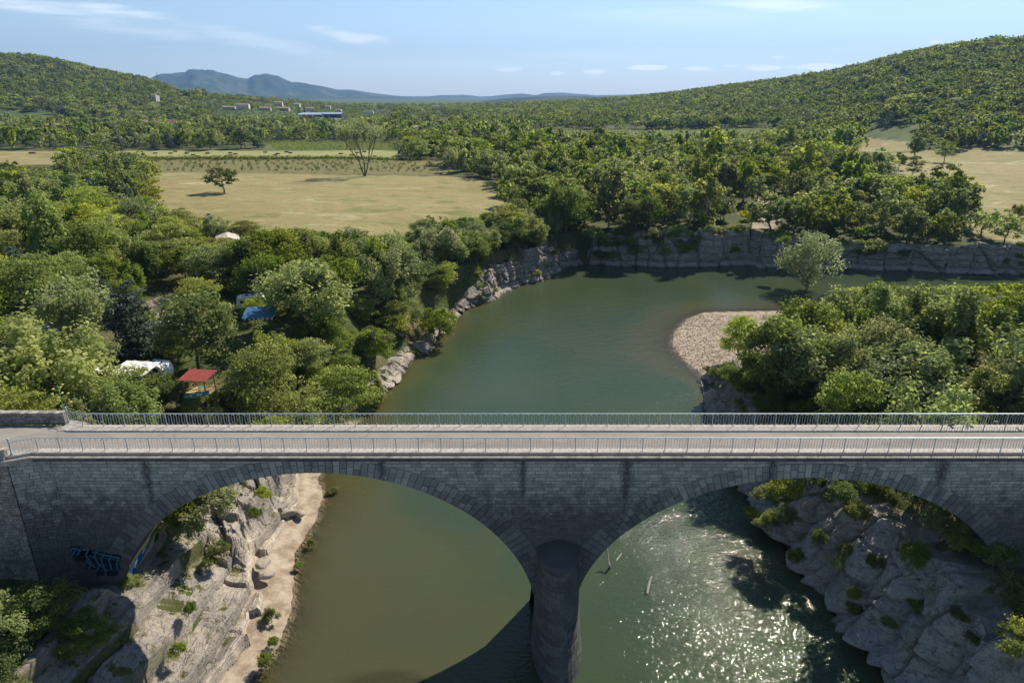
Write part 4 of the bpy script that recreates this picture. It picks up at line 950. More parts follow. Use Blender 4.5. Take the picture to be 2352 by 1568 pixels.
for a in [(458,900,'the red-roofed platform'),(602,735,'the blue awning'),(380,775,'the white caravan with dark windows'),(300,890,'the big white caravan'),(527,575,'the beige tent trailer'),(556,620,'the pale caravan roof'),(700,655,'the blue and white canopy'),(75,800,'the wooden lodge'),(367,700,'the pale camp path'),(717,690,'the white canopy on the bank'),
          (515,443,'the lone field tree'),(838,405,'the bare tall tree'),(1180,472,'the bush on the field edge'),(640,545,'the near hedge of the dry field'),(1000,505,'the river end of the dry field'),(300,430,'the left edge of the dry field'),(100,395,'the small meadow on the left'),(930,600,'the wooded left bank'),(930,820,'the pale shore boulders'),(820,900,'the little left beach'),
          (1200,610,'the left bank cliff'),(1340,590,'the river bend'),(1430,520,'the left part of the far cliff'),(1600,520,'the middle of the far cliff'),(1760,500,'the stepped ledges of the far cliff'),(1960,540,'the low far cliff'),(2200,545,'the right end of the far cliff'),(1520,455,'the pale clearing above the cliff'),(1300,390,'the small bright meadow'),(1400,330,'the pinkish bare strip'),(1700,400,'the dense wood across the river'),(1500,400,'the trees above the river bend'),(1900,400,'the wood left of the right meadow'),
          (2070,360,'the blue tarpaulin'),(2155,470,'the big dark meadow-edge tree'),(2300,450,'the dry right meadow'),(2200,340,'the foot of the right hill'),(1800,320,'the vineyard by the right hill'),(1080,380,'the hedge right of the orchard'),(1000,300,'the trees behind the bare tree'),(450,330,'the silvery willows'),(127,300,'the long red-roofed farmhouse'),(380,290,'the house among trees'),(747,285,'the blue-roofed sheds'),(558,250,'the hillside houses'),(700,330,'the bright vineyard')]: lmk(*a)
for x, y, s_ in [(45,115,'the gravel bar'),(64,134,'the olive-grey tree on the gravel bar'),(34,80,'the boulder cliff'),(60,75,'the right end of the far railing'),(75,100,'the middle of the right-bank wood'),(95,125,'the hidden right-bank shore'),(45,62,'the right arch'),(-45,58,'the left stone parapet'),(-27,60,'the rock outcrop behind the left arch'),(-33,38,'the graffiti wall'),(36,36,'the shaded rock bank')]: LAND.append((x, y, s_))
LXY = np.array([(a, b) for a, b, c in LAND])
USED = {}
def describe(kind, x, y, h):
    d = np.hypot(LXY[:, 0]-x, LXY[:, 1]-y)/max(20, math.hypot(x, y)); k = int(np.argmin(d)); a, b, s_ = LAND[k]
    az0 = math.atan2(a, b); az1 = math.atan2(x, y); r0 = math.hypot(a, b); r1 = math.hypot(x, y)
    da = (az1-az0)*r1; dr = r1-r0
    if math.hypot(da, dr) < 3.5: rel = 'right beside'
    elif abs(da) > abs(dr)*.8: rel = ('just ' if abs(da) < 12 else '')+('right of' if da > 0 else 'left of')
    else: rel = ('just ' if abs(dr) < 12 else '')+('behind' if dr > 0 else 'in front of')
    size = 'tall ' if h > {'bush': 3.4, 'cypress': 11}.get(kind, 10.5) else ('small ' if h < {'bush': 1.8}.get(kind, 6.5) else '')
    return (size+WORD[kind]).replace('tall tall', 'very tall').replace('small low', 'very low'), rel+' '+s_
plants = []      # x, y, kind, height, width factor
def plant(kind, x, y, h, wf=1.0, z=None, mat=None, label=None, rz=None, lod=None, sink=.15):
    if z is None: z = h1(x, y)
    dist = math.hypot(x, y)
    lod = lod or ('hi' if dist < 185 else 'mid')
    vs = variants(kind, lod); cm, tm_ = vs[int(rng.integers(len(vs)))]
    if mat is not None: cm = mat_variant(cm, mat)
    o = empty(NAMES[kind], (x, y, z-sink), rng.uniform(0, 2*pi) if rz is None else rz)
    o.scale = (h*wf, h*wf*rng.uniform(.9, 1.1), h)
    ob('crown', cm, o)
    if kind != 'bush' or dist < 90: ob('trunk', tm_, o)
    cat = 'bush' if kind in ('bush', 'dry') else 'tree'
    if label: tag(o, label, cat)
    else:
        a, b = describe(kind, x, y, h); lb = a+' '+b
        g = 'bushes' if cat == 'bush' else 'trees'
        tag(o, lb, cat, WORD[kind].replace('tree', 'trees').replace('bush', 'bushes').replace('shrub', 'shrubs').replace('conifer', 'conifers')+' around the river')
        if not o['group'].split(' around')[0].endswith('s'): o['group'] = o['group'].replace(' around', 's around')
        USED.setdefault(lb, []).append(o)
    return o

# keep-out areas (objects in the camp, roads)
KEEP = []
def keep_px(px, py, rad, z=11.): g = G(px, py, z); KEEP.append((g[0], g[1], rad))
for a in [(458,925,3.5),(452,940,3.2),(602,735,3.8),(595,760,3.2),(578,705,3.5),(381,785,4.2),(375,800,3.),(300,885,3.6),(266,900,4.),(290,915,3),(364,860,3.),(527,572,4.0),(530,590,3.5),(556,618,3.5),(560,632,3),(700,652,3.0),(703,668,3),(733,628,3),(717,684,3.),(722,697,3),(434,775,2.5),(73,795,5.),(60,812,4.5),(100,815,4.5),(40,800,3.5),(150,815,4.0),(367,700,3.8),(362,690,4)]: keep_px(*a)
KP = np.array(KEEP)
pts_all = []
# sight lines the photograph keeps open: (ground point, half width, length towards the viewer)
OPEN = []
def open_px(px, py, wd, ln, z=11., top=0.0): g = G(px, py, z); OPEN.append((g[0], g[1], wd, ln, top))
for a in [(460,915,2.8,24,10.,.3),(603,742,3.0,13,10.8,.6),(527,575,2.4,14,11,1.0),(381,776,2.2,7,11,1.4),(367,708,2.4,12,11,.2),(120,815,3.5,10,11,.2),(701,660,1.6,7,11,1.4),(578,705,1.8,4,11,1.4),(556,620,1.8,6,11,1.6),(735,632,1.4,5,11,1.5),(717,686,1.8,5,11,1.5),(770,960,3.5,14,1,.2),(740,965,2.5,12,1,.2)]: open_px(*a)
def cap_height(x, y, z, h):
    for a, b, wd, ln, top in OPEN:
        r = math.hypot(a, b); ux, uy = -a/r, -b/r; t_ = (x-a)*ux+(y-b)*uy; s_ = abs(-(x-a)*uy+(y-b)*ux)
        if -1 < t_ < ln and s_ < wd+h*.25: h = min(h, top+max(t_, 0)*.42)
    px, py = toPX(x, y, z+h)
    if x < 8 and 60 < y < 200:
        lim = 0
        for a_, b_, l_ in ((300,345,455),(345,420,478),(420,560,502),(560,960,532),(960,1120,498),(1120,1180,478)):
            if a_ <= px < b_: lim = l_
        if lim and py < lim: r = ray(px, lim+9*sin(x*1.3)+6*sin(x*.37+y)); h = min(h, CAMZ+r[2]/r[1]*y-z)
    if y > 170 and x > 60 and 1950 < px < 2215:
        lim = 352 if px < 2045 else 402
        if py < lim < 1200 and toPX(x, y, z)[1] > lim: r = ray(px, lim+5*sin(x)); h = min(h, CAMZ+r[2]/r[1]*y-z)
    if y > 450 and 470 < px < 900 and py < 263:
        r = ray(px, 263); h = min(h, max(3, CAMZ+r[2]/r[1]*y-z))
    if x > 24 and 56 < y < 142:
        lim = 705 if px < 1960 else 655
        if py < lim:
            r = ray(px, lim); h = min(h, CAMZ+r[2]/r[1]*y-z)
    return h
def scatter(poly_px, spacing, kinds, hr, z=11., seed=1, sdmin=1.5, sdmax=1e9, jit=.45, dens=1.0, wf=(.8, 1.15), excl=True, world=None, hmax=None):
    """jittered-grid planting inside a ground polygon"""
    rg = np.random.default_rng(seed); poly = world if world is not None else [tuple(G(px, py, z)) for px, py in poly_px]
    P_ = np.array(poly); x0, y0 = P_.min(0); x1, y1 = P_.max(0)
    gx, gy = np.meshgrid(np.arange(x0, x1, spacing), np.arange(y0, y1, spacing*.9)); gx = gx+(np.arange(gx.shape[0]) % 2)[:, None]*spacing/2
    x = (gx+rg.uniform(-jit, jit, gx.shape)*spacing).ravel(); y = (gy+rg.uniform(-jit, jit, gy.shape)*spacing).ravel()
    m = inpoly(x, y, poly) & (rg.random(len(x)) < dens); x = x[m]; y = y[m]
    if len(x) == 0: return
    sd, Pm = river(x, y); m = (sd > sdmin) & (sd < sdmax) & ~((y < 52) & (y > 40))
    if excl:
        for q in F_DRY+F_MOWN+F_VINE+F_ORCH+F_PINK+F_PATH: m &= ~inpoly(x, y, q)
        for a, b, r in KP: m &= np.hypot(x-a, y-b) > r
    m &= ~((x < -34) & (np.abs(y-46) < 7)); m &= ~((x > 44) & (np.abs(y-46) < 6))
    x = x[m]; y = y[m]; zz = H(x, y)
    ks = list(kinds.keys()); pr = np.array([kinds[k] for k in ks], float); pr /= pr.sum()
    # kinds come in drifts
    nf = np.stack([fbm(x/22+11*i+seed, y/22-7*i, o=2)*1.6+rg.gumbel(size=len(x))*.6+np.log(pr[i]+1e-9)*.55 for i in range(len(ks))]); kk = nf.argmax(0)
    hh = rg.uniform(hr[0], hr[1], len(x))*(1+.25*fbm(x/15, y/15, o=2))
    for i in range(len(x)):
        k = ks[kk[i]]; h = hh[i]*{'poplar': 1.25, 'pine': 1.1, 'locust': .95, 'bush': .36, 'dry': .45, 'cypress': 1.2, 'willow': 1.0}.get(k, 1)
        h2 = cap_height(x[i], y[i], zz[i], h)
        if h2 < 1.3: continue
        if h2 < 3.2 and k != 'bush': k = 'bush'; h2 *= .8
        pts_all.append((x[i], y[i], zz[i], k, h2, rg.uniform(*wf)*(1 if h2 > h*.8 else 1.2)))
# camp wood on the left
campmix = {'oak': 1.5, 'locust': 2.0, 'willow': 1.2, 'poplar': .5, 'pine': .08}
scatter([(-250,420),(105,400),(150,385),(330,402),(352,470),(312,505),(430,508),(560,540),(760,556),(900,505),(1180,500),(1330,475),(1395,560),(1335,600),(1255,640),(1145,665),(1040,735),(1000,790),(925,850),(870,930),(700,965),(-300,975)], 6.6, campmix, (5.5, 12.0), seed=5, sdmin=5.0, dens=.94)
scatter([(840,940),(920,850),(1000,790),(1050,735),(1140,680),(1250,645),(1300,600),(1250,560),(1000,640),(840,800)], 3.2, {'oak': 1, 'bush': 2, 'locust': .5, 'willow': .5}, (3.8, 6.0), seed=8, sdmin=3.2, sdmax=14, z=6)
scatter(None, 2.8, {'oak': 1.2, 'locust': 1.4, 'bush': 1.4}, (4.5, 6.5), seed=9, sdmin=3.4, sdmax=11, world=[(-24,74),(-10,84),(-5,120),(-12,125),(-30,100),(-34,76)])
scatter(None, 3.6, {'oak': 1, 'locust': 2, 'bush': 1.2, 'willow': .7}, (4.5, 7), seed=19, sdmin=12, world=[(-60,52),(-24,58),(-22,74),(-60,76)])
# right bank wood behind the bridge
scatter(None, 4.9, {'willow': 1.9, 'oak': 1.6, 'locust': 1.0, 'poplar': .5}, (6.0, 10.5), seed=12, sdmin=2.5, world=[(31,64),(50,58),(110,60),(140,130),(64,131),(58,126),(52,112),(44,98),(36,90),(34,76)])
scatter(None, 3.2, {'bush': 2, 'oak': 1, 'willow': 1}, (5, 7), seed=13, sdmin=1.8, sdmax=9, world=[(28,54),(60,52),(60,66),(34,80),(29,88),(27,70)])
for (X_, Y_, k_, h_, w_, s_) in [(44,69,'willow',10.5,1.3,'broad silvery-green tree, the largest in the wood behind the right railing'),(53,66,'willow',9.5,1.25,'second broad silvery-green tree right of the largest behind the railing'),(33,77,'oak',11,.95,'tall dark tree standing on the grey boulder cliff'),(39,84,'oak',11,1.0,'dark full tree behind the boulder cliff beside the gravel bar'),(62,80,'locust',12,1.1,'big yellow-green tree in the middle of the right-bank wood'),(69,72,'locust',9.5,1.1,'yellow-green tree at the right frame edge behind the railing'),(36.5,51.8,'willow',12.6,.75,'tree rising right behind the far railing and shading the deck')]:
    plant(k_, X_, Y_, h_, w_, label=s_)
for (px, py, z, h_, k_, w_, s_) in [(775,930,4,9.0,'locust',1.1,'big yellow-green tree overhanging the little left beach'),(700,915,7,8.0,'locust',1.1,'bright yellow-green tree left of the one overhanging the beach'),(865,905,2,4.5,'poplar',1.0,'light green small tree leaning over the shore beside the bridge'),(315,792,11,10.5,'pine',1.0,'tall blue-green conifer in the middle of the camp'),(60,705,11,10,'pine',1.1,'blue-green conifer near the left frame edge'),(135,745,11,9,'locust',1.2,'spreading tree with forked pale trunk in front of the wooden lodge'),
     (38,862,10.5,7.5,'oak',1.1,'dark round tree hiding the lodge at the left frame edge'),(95,842,10.5,5.0,'willow',1.1,'soft grey-green tree in front of the lodge veranda'),(440,955,8,2.6,'locust',1.0,'low leafy shrub at the foot of the lookout platform'),(492,958,8,2.4,'willow',1.1,'low shrub right of the lookout platform foot'),(585,728,10.6,4.2,'locust',.9,'light tree partly covering the caravan behind the blue awning'),(405,800,10.8,4.6,'locust',1.1,'low light tree in front of the white caravan with dark windows'),(285,925,10,6.2,'locust',1.2,'loose light-green tree in front of the large hidden caravan'),(352,905,9.5,4.6,'oak',1.2,'round green tree in front of the small white trailer'),(410,945,8,4.2,'oak',1.2,'round leafy tree left of the lookout platform'),(120,815,11,4,'locust',1.1,'small bright yellow-green tree beside the parked car'),(1005,690,8,8,'oak',.9,'tall sparse tree with visible trunk on the left bank slope')]:
    g_ = G(px, py, z); plant(k_, g_[0], g_[1], h_, w_, label=s_)
# far bank wood and everything beyond
farmix = {'oak': 2.4, 'locust': 1.4, 'poplar': 1.0, 'willow': .7, 'cypress': .08, 'bush': .25}
scatter([(1345,600),(1395,560),(1180,470),(1170,440),(1090,402),(1030,392),(900,362),(925,345),(930,318),(1000,300),(1190,298),(1270,340),(1640,345),(1850,330),(1960,325),(1980,352),(2045,398),(2100,410),(2200,445),(2215,498),(2400,520),(2500,560),(2500,640),(2352,600)], 7.2, farmix, (7, 12.5), seed=22, sdmin=3.6, dens=.93, wf=(.85, 1.2))
scatter([(1345,600),(1400,545),(1760,520),(2352,560),(2600,640)], 4.4, {'bush': 2, 'oak': 1}, (4, 6.5), seed=23, sdmin=4.2, sdmax=15, z=9, dens=.8)
# beyond the fields, left
scatter([(-500,340),(-500,300),(0,284),(300,290),(450,262),(900,262),(1000,300),(925,326),(600,326),(590,345),(280,345)], 10.5, {'oak': 1.6, 'poplar': 1.2, 'willow': .8, 'pine': .4, 'locust': .8}, (7, 14), seed=31, dens=.8)
scatter([(190,362),(285,352),(250,395),(150,392),(100,380)], 8, {'oak': 1, 'bush': 1}, (5, 8), seed=33, dens=.5)
scatter([(1190,318),(1700,318),(1960,318),(1960,326),(1270,325)], 9, {'oak': 1, 'willow': 1.2, 'cypress': .2, 'bush': .8}, (5, 9), seed=35, dens=.5)
scatter([(600,322),(930,322),(930,300),(600,300)], 8, {'bush': 2.5, 'oak': 1}, (6, 9), seed=36, dens=.9)
scatter([(900,790),(960,740),(1060,700),(1150,668),(1290,600),(1335,590),(1310,520),(1100,545),(950,640),(860,740)], 3.7, {'oak': 1.4, 'locust': 1, 'bush': .6, 'willow': .6}, (4.5, 7.5), seed=71, sdmin=3.6, sdmax=22, z=8)
# near left corner, in front of the abutment
scatter(None, 2.7, {'oak': 1.4, 'willow': .5, 'bush': .8}, (3.0, 4.8), seed=41, sdmin=5.0, world=[(-50,24),(-25.6,24),(-26.3,36),(-29.3,40.3),(-32,42.2),(-50,42.2)], excl=False)
# right edge in front of the bridge
scatter(None, 3.0, {'oak': 1.2, 'locust': .8, 'bush': 1.0}, (4.0, 6.0), seed=43, sdmin=7.0, world=[(37,20),(56,20),(56,40),(41,40),(39,34)], excl=False)

# named single trees
def named(kind, px, py, toppy, label, wf=1.0, mat=None, z=None, lod=None, rz=None):
    g = P(px, py) if z is None else np.array([*G(px, py, z), z])
    d = g[1]*cos(PITCH)+(CAMZ-g[2])*sin(PITCH); h = (py-toppy)/FPX*d/ (cos(PITCH)+.02)
    return plant(kind, g[0], g[1], h*1.02, wf, g[2], mat, label, rz, lod)
named('oak', 515, 443, 380, 'lone round tree standing in the middle of the dry field', 1.15)
named('bush', 1180, 474, 408, 'big dense dark bush on the right edge of the dry field', .78)
named('grey', 1848, 695, 520, 'tall airy olive-grey tree standing at the tip of the gravel bar', .78)
named('locust', 1692, 838, 722, 'slender bright yellow-green tree growing on the gravel bar', .62, mat=LM['locust'])
named('oak', 2157, 486, 384, 'large dark tree with see-through crown at the left edge of the right meadow', 1.0)
named('oak', 2335, 517, 466, 'small dark round tree at the right frame edge of the dry meadow', 1.0)
named('locust', 2168, 373, 325, 'flat-topped small light tree alone on the upper right meadow', .9)
named('poplar', 2100, 362, 310, 'bright upright tree left of the flat-topped tree on the right meadow', 1.3)
named('locust', 2095, 405, 358, 'airy small tree with thin trunk on the left side of the right meadow', .9)
named('oak', 2063, 391, 352, 'dense small tree touching the airy one on the right meadow', .9)
named('cypress', 1233, 330, 298, 'single slim cypress left of the pinkish bare strip', 1.2)
named('cypress', 1388, 470, 385, 'dark cypress rising from the wood above the far cliff', 1.3, z=10)
named('oak', 1240, 372, 300, 'tall fan-shaped tree beside the pinkish bare strip', 1.05)
named('poplar', 1300, 348, 312, 'small upright tree standing on the pinkish bare strip', 1.1)
for (px, py, tp, s_) in [(688,262,243,'leftmost of the tall cypresses by the blue-roofed sheds'),(700,262,241,'tallest cypress right next to the blue-roofed sheds'),(578,254,238,'cypress standing right of the flat terraced house'),(593,252,238,'thin cypress among the hillside houses'),(605,252,240,'third thin cypress among the hillside houses')]: named('cypress', px, py, tp, s_, 1.1)
for (px, py, tp) in [(145,300,275),(153,300,276)]: named('cypress', px, py, tp, ('left' if px < 150 else 'right')+' one of the two cypresses beside the long red-roofed farmhouse', 1.1)
# the tall half-bare tree
g = P(838, 405); root = empty('bare_tree', (g[0], g[1], g[2]-.2)); tag(root, 'tall half-bare grey-brown tree rising at the back edge of the dry field', 'tree')
rg_ = random.Random(4); m = MB(); tips = []
def br(p, d, L, r, k):
    q = p+d*L; m.tube([p, (p+q)/2+np.array([rg_.uniform(-.05, .05)*L]*3), q], [r, r*.8, r*.6], 5 if k < 2 else 3, cap=False)
    if k >= 5: tips.append(q); return
    for i in range(3 if k < 3 else 2):
        dd = d+np.array([rg_.uniform(-.55, .55), rg_.uniform(-.55, .55), rg_.uniform(-.05, .45)]); dd /= np.linalg.norm(dd); br(q, dd, L*rg_.uniform(.66, .86), r*.6, k+1)
for a in (-.28, .02, .3): br(np.array([0, 0, 0.]), np.array([a, .1*a, 1.])/math.hypot(a, 1), 6.2, .34, 0)
m.obj('trunk', M_bark, root)
T3 = np.array(tips); rgn = np.random.default_rng(2); T3 = T3[T3[:, 2] > 11]; C = np.repeat(T3, 7, 0)+rgn.normal(size=(len(T3)*7, 3))*.55; n = len(C); N = rgn.normal(size=(n, 3)); N /= np.linalg.norm(N, axis=1)[:, None]; a = np.cross(N, rgn.normal(size=(n, 3))); a /= np.linalg.norm(a, axis=1)[:, None]; b = np.cross(N, a); s_ = .42
ob('crown', mesh_np('crown', np.stack([C-a*s_/2, C-b*s_/2, C+a*s_/2, C+b*s_/2], 1).reshape(-1, 3), np.arange(4*n).reshape(n, 4), LM['grey'], {'tint': rgn.random(4*n)}), root)

# place the scattered ones: the largest of each kind singly, the rest as one mass
def clear_house(q):
    A = math.atan2(q[0], q[1]); r = math.hypot(q[0], q[1])
    return r < 500 or not any(abs(A-a)*r < w_ and b-110 < r < b+12 for a, b, w_ in HOUSES)
HOUSES = []
for hx, hy, hw in [(127,301,17),(352,291,12),(388,291,13),(742,274,34),(712,277,20),(775,283,13),(853,281,12),(960,305,7)]:
    g_ = P(hx, hy); HOUSES.append((math.atan2(g_[0], g_[1]), math.hypot(g_[0], g_[1]), hw))
pts_all = [q for q in pts_all if clear_house(q)]
pts_all.sort(key=lambda q: -q[4]/math.hypot(q[0], q[1], CAMZ-q[2]))
LIM = {'oak': 290, 'locust': 270, 'willow': 150, 'poplar': 110, 'pine': 40, 'bush': 95, 'dry': 40, 'cypress': 20}
cnt = {}; mass = []
for q in pts_all:
    px, py = toPX(q[0], q[1], q[2]+q[4]*.6)
    seen = -60 < px < 2412 and py < 1640
    k = q[3]
    if not seen:
        if math.hypot(q[0], q[1]) < 230:
            if -300 < px < 2650 and py < 1700: plant(k, q[0], q[1], q[4], q[5], q[2], lod='mid')
        elif -700 < px < 3050: mass.append(q)
        continue
    if cnt.get(k, 0) < LIM[k] and math.hypot(q[0], q[1]) < 520:
        cnt[k] = cnt.get(k, 0)+1; plant(k, q[0], q[1], q[4], q[5], q[2])
    else: mass.append(q)
print('singles', cnt, 'mass', len(mass))
# hill and distant woodland: many small crowns joined
def hillpts(n, rmin, rmax, a0, a1, seed, cond):
    rg = np.random.default_rng(seed); A = rg.uniform(R_(a0), R_(a1), n); r = np.sqrt(rg.uniform(rmin**2, rmax**2, n)); x = r*np.sin(A); y = r*np.cos(A)
    hh = hills_h(x, y); m = cond(x, y, hh, rg); return x[m], y[m], rg
LO = {}
def lo_objects(k):
    """far crowns of a kind, as objects that are only used as instances"""
    if k not in LO:
        LO[k] = []
        for (V, F, T, _) in variants(k, 'lo'):
            LO[k].append(bpy.data.objects.new('crown', mesh_np('crown', V-np.array([0, 0, .08]), F, LM.get(k, LM['oak']), {'tint': T})))
    return LO[k]
def woodland(name, items, label, quads=None):
    """items: x, y, z, kind, height, width factor; one object that instances its crowns on points"""
    rg = np.random.default_rng(99); src = []; vid = []
    for k in sorted(set(q[3] for q in items)): src += [(k, o) for o in lo_objects(k)]
    first = {}
    for i, (k, o) in enumerate(src): first.setdefault(k, []).append(i)
    vid = np.array([first[q[3]][int(rg.integers(len(first[q[3]])))] for q in items], np.int32); n = len(items)
    me = bpy.data.meshes.new(name); me.vertices.add(n); me.vertices.foreach_set('co', np.array([q[:3] for q in items], np.float32).ravel())
    me.attributes.new('vid', 'INT', 'POINT').data.foreach_set('value', vid)
    me.attributes.new('scl', 'FLOAT_VECTOR', 'POINT').data.foreach_set('vector', np.array([(q[4]*q[5], q[4]*q[5], q[4]) for q in items], np.float32).ravel())
    me.attributes.new('rot', 'FLOAT_VECTOR', 'POINT').data.foreach_set('vector', np.stack([rg.normal(size=n)*.05, rg.normal(size=n)*.05, rg.uniform(0, 6.28, n)], 1).astype(np.float32).ravel())
    o = ob(name, me); g = bpy.data.node_groups.new(name, 'GeometryNodeTree'); g.interface.new_socket('Geometry', in_out='INPUT', socket_type='NodeSocketGeometry'); g.interface.new_socket('Geometry', in_out='OUTPUT', socket_type='NodeSocketGeometry')
    N = g.nodes; Lk = g.links; gi = N.new('NodeGroupInput'); go = N.new('NodeGroupOutput'); jn = N.new('GeometryNodeJoinGeometry')
    def na(nm, ty):
        q = N.new('GeometryNodeInputNamedAttribute'); q.data_type = ty; q.inputs[0].default_value = nm; return [x for x in q.outputs if x.enabled and x.name == 'Attribute'][0]
    av, as_, ar = na('vid', 'INT'), na('scl', 'FLOAT_VECTOR'), na('rot', 'FLOAT_VECTOR')
    for i, (k, so) in enumerate(src):
        c = N.new('FunctionNodeCompare'); c.data_type = 'INT'; c.operation = 'EQUAL'; ins = [x for x in c.inputs if x.enabled]; Lk.new(av, ins[0]); ins[1].default_value = i
        oi = N.new('GeometryNodeObjectInfo'); oi.inputs['Object'].default_value = so; oi.inputs['As Instance'].default_value = True
        ip = N.new('GeometryNodeInstanceOnPoints'); Lk.new(gi.outputs[0], ip.inputs['Points']); Lk.new(c.outputs[0], ip.inputs['Selection']); Lk.new(oi.outputs['Geometry'], ip.inputs['Instance']); Lk.new(ar, ip.inputs['Rotation']); Lk.new(as_, ip.inputs['Scale']); Lk.new(ip.outputs[0], jn.inputs[0])
    Lk.new(jn.outputs[0], go.inputs[0]); md = o.modifiers.new('trees', 'NODES'); md.node_group = g
    tag(o, label, 'woodland', None, 'stuff'); return o
woodland('woodland', mass, 'the rest of the trees on the plain and river banks, merging into one canopy')
def on_field(x, y):
    m = np.zeros(len(x), bool)
    for q in F_DRY+F_MOWN+F_VINE+F_ORCH+F_PINK: m |= inpoly(x, y, q)
    return m
HOUSES = []
for hx, hy, hw in [(127,301,17),(352,291,12),(388,291,13),(358,232,9),(527,252,13),(559,250,14),(547,226,12),(583,231,10),(603,232,9),(640,243,11),(652,254,14),(610,254,12),(683,245,9),(712,255,9),(754,252,9),(778,257,9),(847,262,13),(853,281,12),(960,305,7),(742,274,34),(712,277,20),(775,283,13),(688,262,5),(700,262,5)]:
    g_ = P(hx, hy); HOUSES.append((math.atan2(g_[0], g_[1]), math.hypot(g_[0], g_[1]), hw))
def mk(n, rmin, rmax, a0, a1, seed, dens_noise, hmin, hr, kinds):
    x, y, rg = hillpts(n, rmin, rmax, a0, a1, seed, lambda x, y, h, rg: (h > hmin) & (rg.random(len(x)) < dens_noise(x, y)) & ~on_field(x, y))
    A = np.arctan2(x, y); r = np.hypot(x, y); keep = np.ones(len(x), bool); small = np.zeros(len(x), bool)
    for (ha, hr2, hw) in HOUSES: keep &= ~((np.abs(A-ha)*r < hw) & (r < hr2+12) & (r > hr2-130))
    PXx = toPX(x, y, 11)[0]; vil = (PXx > 420) & (PXx < 900) & (r > 740) & (r < 1560); keep &= ~(vil & (rg.random(len(x)) > .75)); x, y, vil = x[keep], y[keep], vil[keep]
    z = H(x, y); ks = list(kinds); pr = np.array([kinds[k] for k in ks]); pr = pr/pr.sum()
    nf = np.stack([fbm(x/70+5*i, y/70-3*i, o=2)+rg.gumbel(size=len(x))*.45+np.log(pr[i])*.6 for i in range(len(ks))]).argmax(0)
    return [(x[i], y[i], z[i], ks[nf[i]], rg.uniform(*hr)*(.48 if vil[i] else 1), rg.uniform(.9, 1.35)) for i in range(len(x))]
hr_ = mk(15500, 395, 1420, -9, 46, 51, lambda x, y: .25+1.0*sm((fbm(x/55, y/90, o=3)+.42)/.3), .6, (8, 13), {'oak': 3.0, 'locust': .45, 'willow': .35, 'poplar': .9, 'pine': .5})
woodland('hill_woodland', hr_, 'dense green forest covering the hill and plateau on the right')
hl_ = mk(6500, 850, 1640, -46, -11, 52, lambda x, y: .55+.6*sm(fbm(x/90, y/90, o=3)+.55), 1.0, (8, 13), {'oak': 2, 'locust': .8, 'willow': .3, 'poplar': .4, 'pine': .5})
woodland('hill_woodland', hl_, 'green and brown scrubby forest covering the hill on the left')
fl_ = mk(6500, 640, 2300, -40, 8, 53, lambda x, y: .55+.5*sm(fbm(x/120+4, y/120, o=3)+.4), -1, (6, 11), {'oak': 2, 'locust': .7, 'willow': .5, 'poplar': .8, 'pine': .5, 'cypress': .12})
woodland('plain_woodland', fl_, 'distant belt of trees and hedges on the plain before the mountains')
# orchard saplings, hedges, vine rows
def saplings():
    P0 = np.array(F_ORCH[0]); x0, y0 = P0.min(0); x1, y1 = P0.max(0); r = []
    rg = np.random.default_rng(61)
    for yy in np.arange(y0, y1, 9.0):
        for xx in np.arange(x0, x1, 3.6): 
            if rg.random() < .7: r.append((xx+rg.normal()*.4, yy+rg.normal()*.4, 0, 'oak', rg.uniform(1.3, 2.9), rg.uniform(.6, 1.0)))
    X = np.array([q[0] for q in r]); Y = np.array([q[1] for q in r]); m = inpoly(X, Y, F_ORCH[0]); Z = H(X, Y)
    return [(q[0], q[1], Z[i], q[3], q[4], q[5]) for i, q in enumerate(r) if m[i]]
sp_ = saplings(); woodland('orchard_saplings', sp_, 'rows of small orchard saplings between the dry field and the hay field')
def hedge_line(a, b, step, h, kind='bush', w=1.0, z=11.):
    g0 = G(*a, z); g1 = G(*b, z); L = math.hypot(*(g1-g0)); n = int(L/step); rg = np.random.default_rng(int(a[0]+a[1]))
    f = np.linspace(0, 1, n); x = g0[0]+(g1[0]-g0[0])*f+rg.normal(size=n)*.25; y = g0[1]+(g1[1]-g0[1])*f+rg.normal(size=n)*.25; Z = H(x, y)
    return [(x[i], y[i], Z[i], kind, h*rg.uniform(.8, 1.2), w) for i in range(n)]
woodland('hedge', hedge_line((300,365), (985,367), 1.1, 2.0, 'locust', .9)+hedge_line((300,366.5), (985,368.5), 1.1, 1.8, 'bush', .8), 'long low green hedge row along the near side of the hay field')
woodland('hedge', hedge_line((560,548), (1000,548), .8, 2.4, 'bush', .7), 'dark clipped hedge along the near edge of the dry field')
vr = []
for yy in np.linspace(327.5, 345, 9): vr += hedge_line((640+(345-yy)*-2, yy), (925, yy), 1.6, 1.7, 'locust', .9)
for yy in np.linspace(301, 315, 5): vr += hedge_line((1195, yy), (1790, yy+2), 3.0, 2.2, 'locust', 1.0)
woodland('vine_rows', vr, 'bright green rows of vines beyond the hay field')
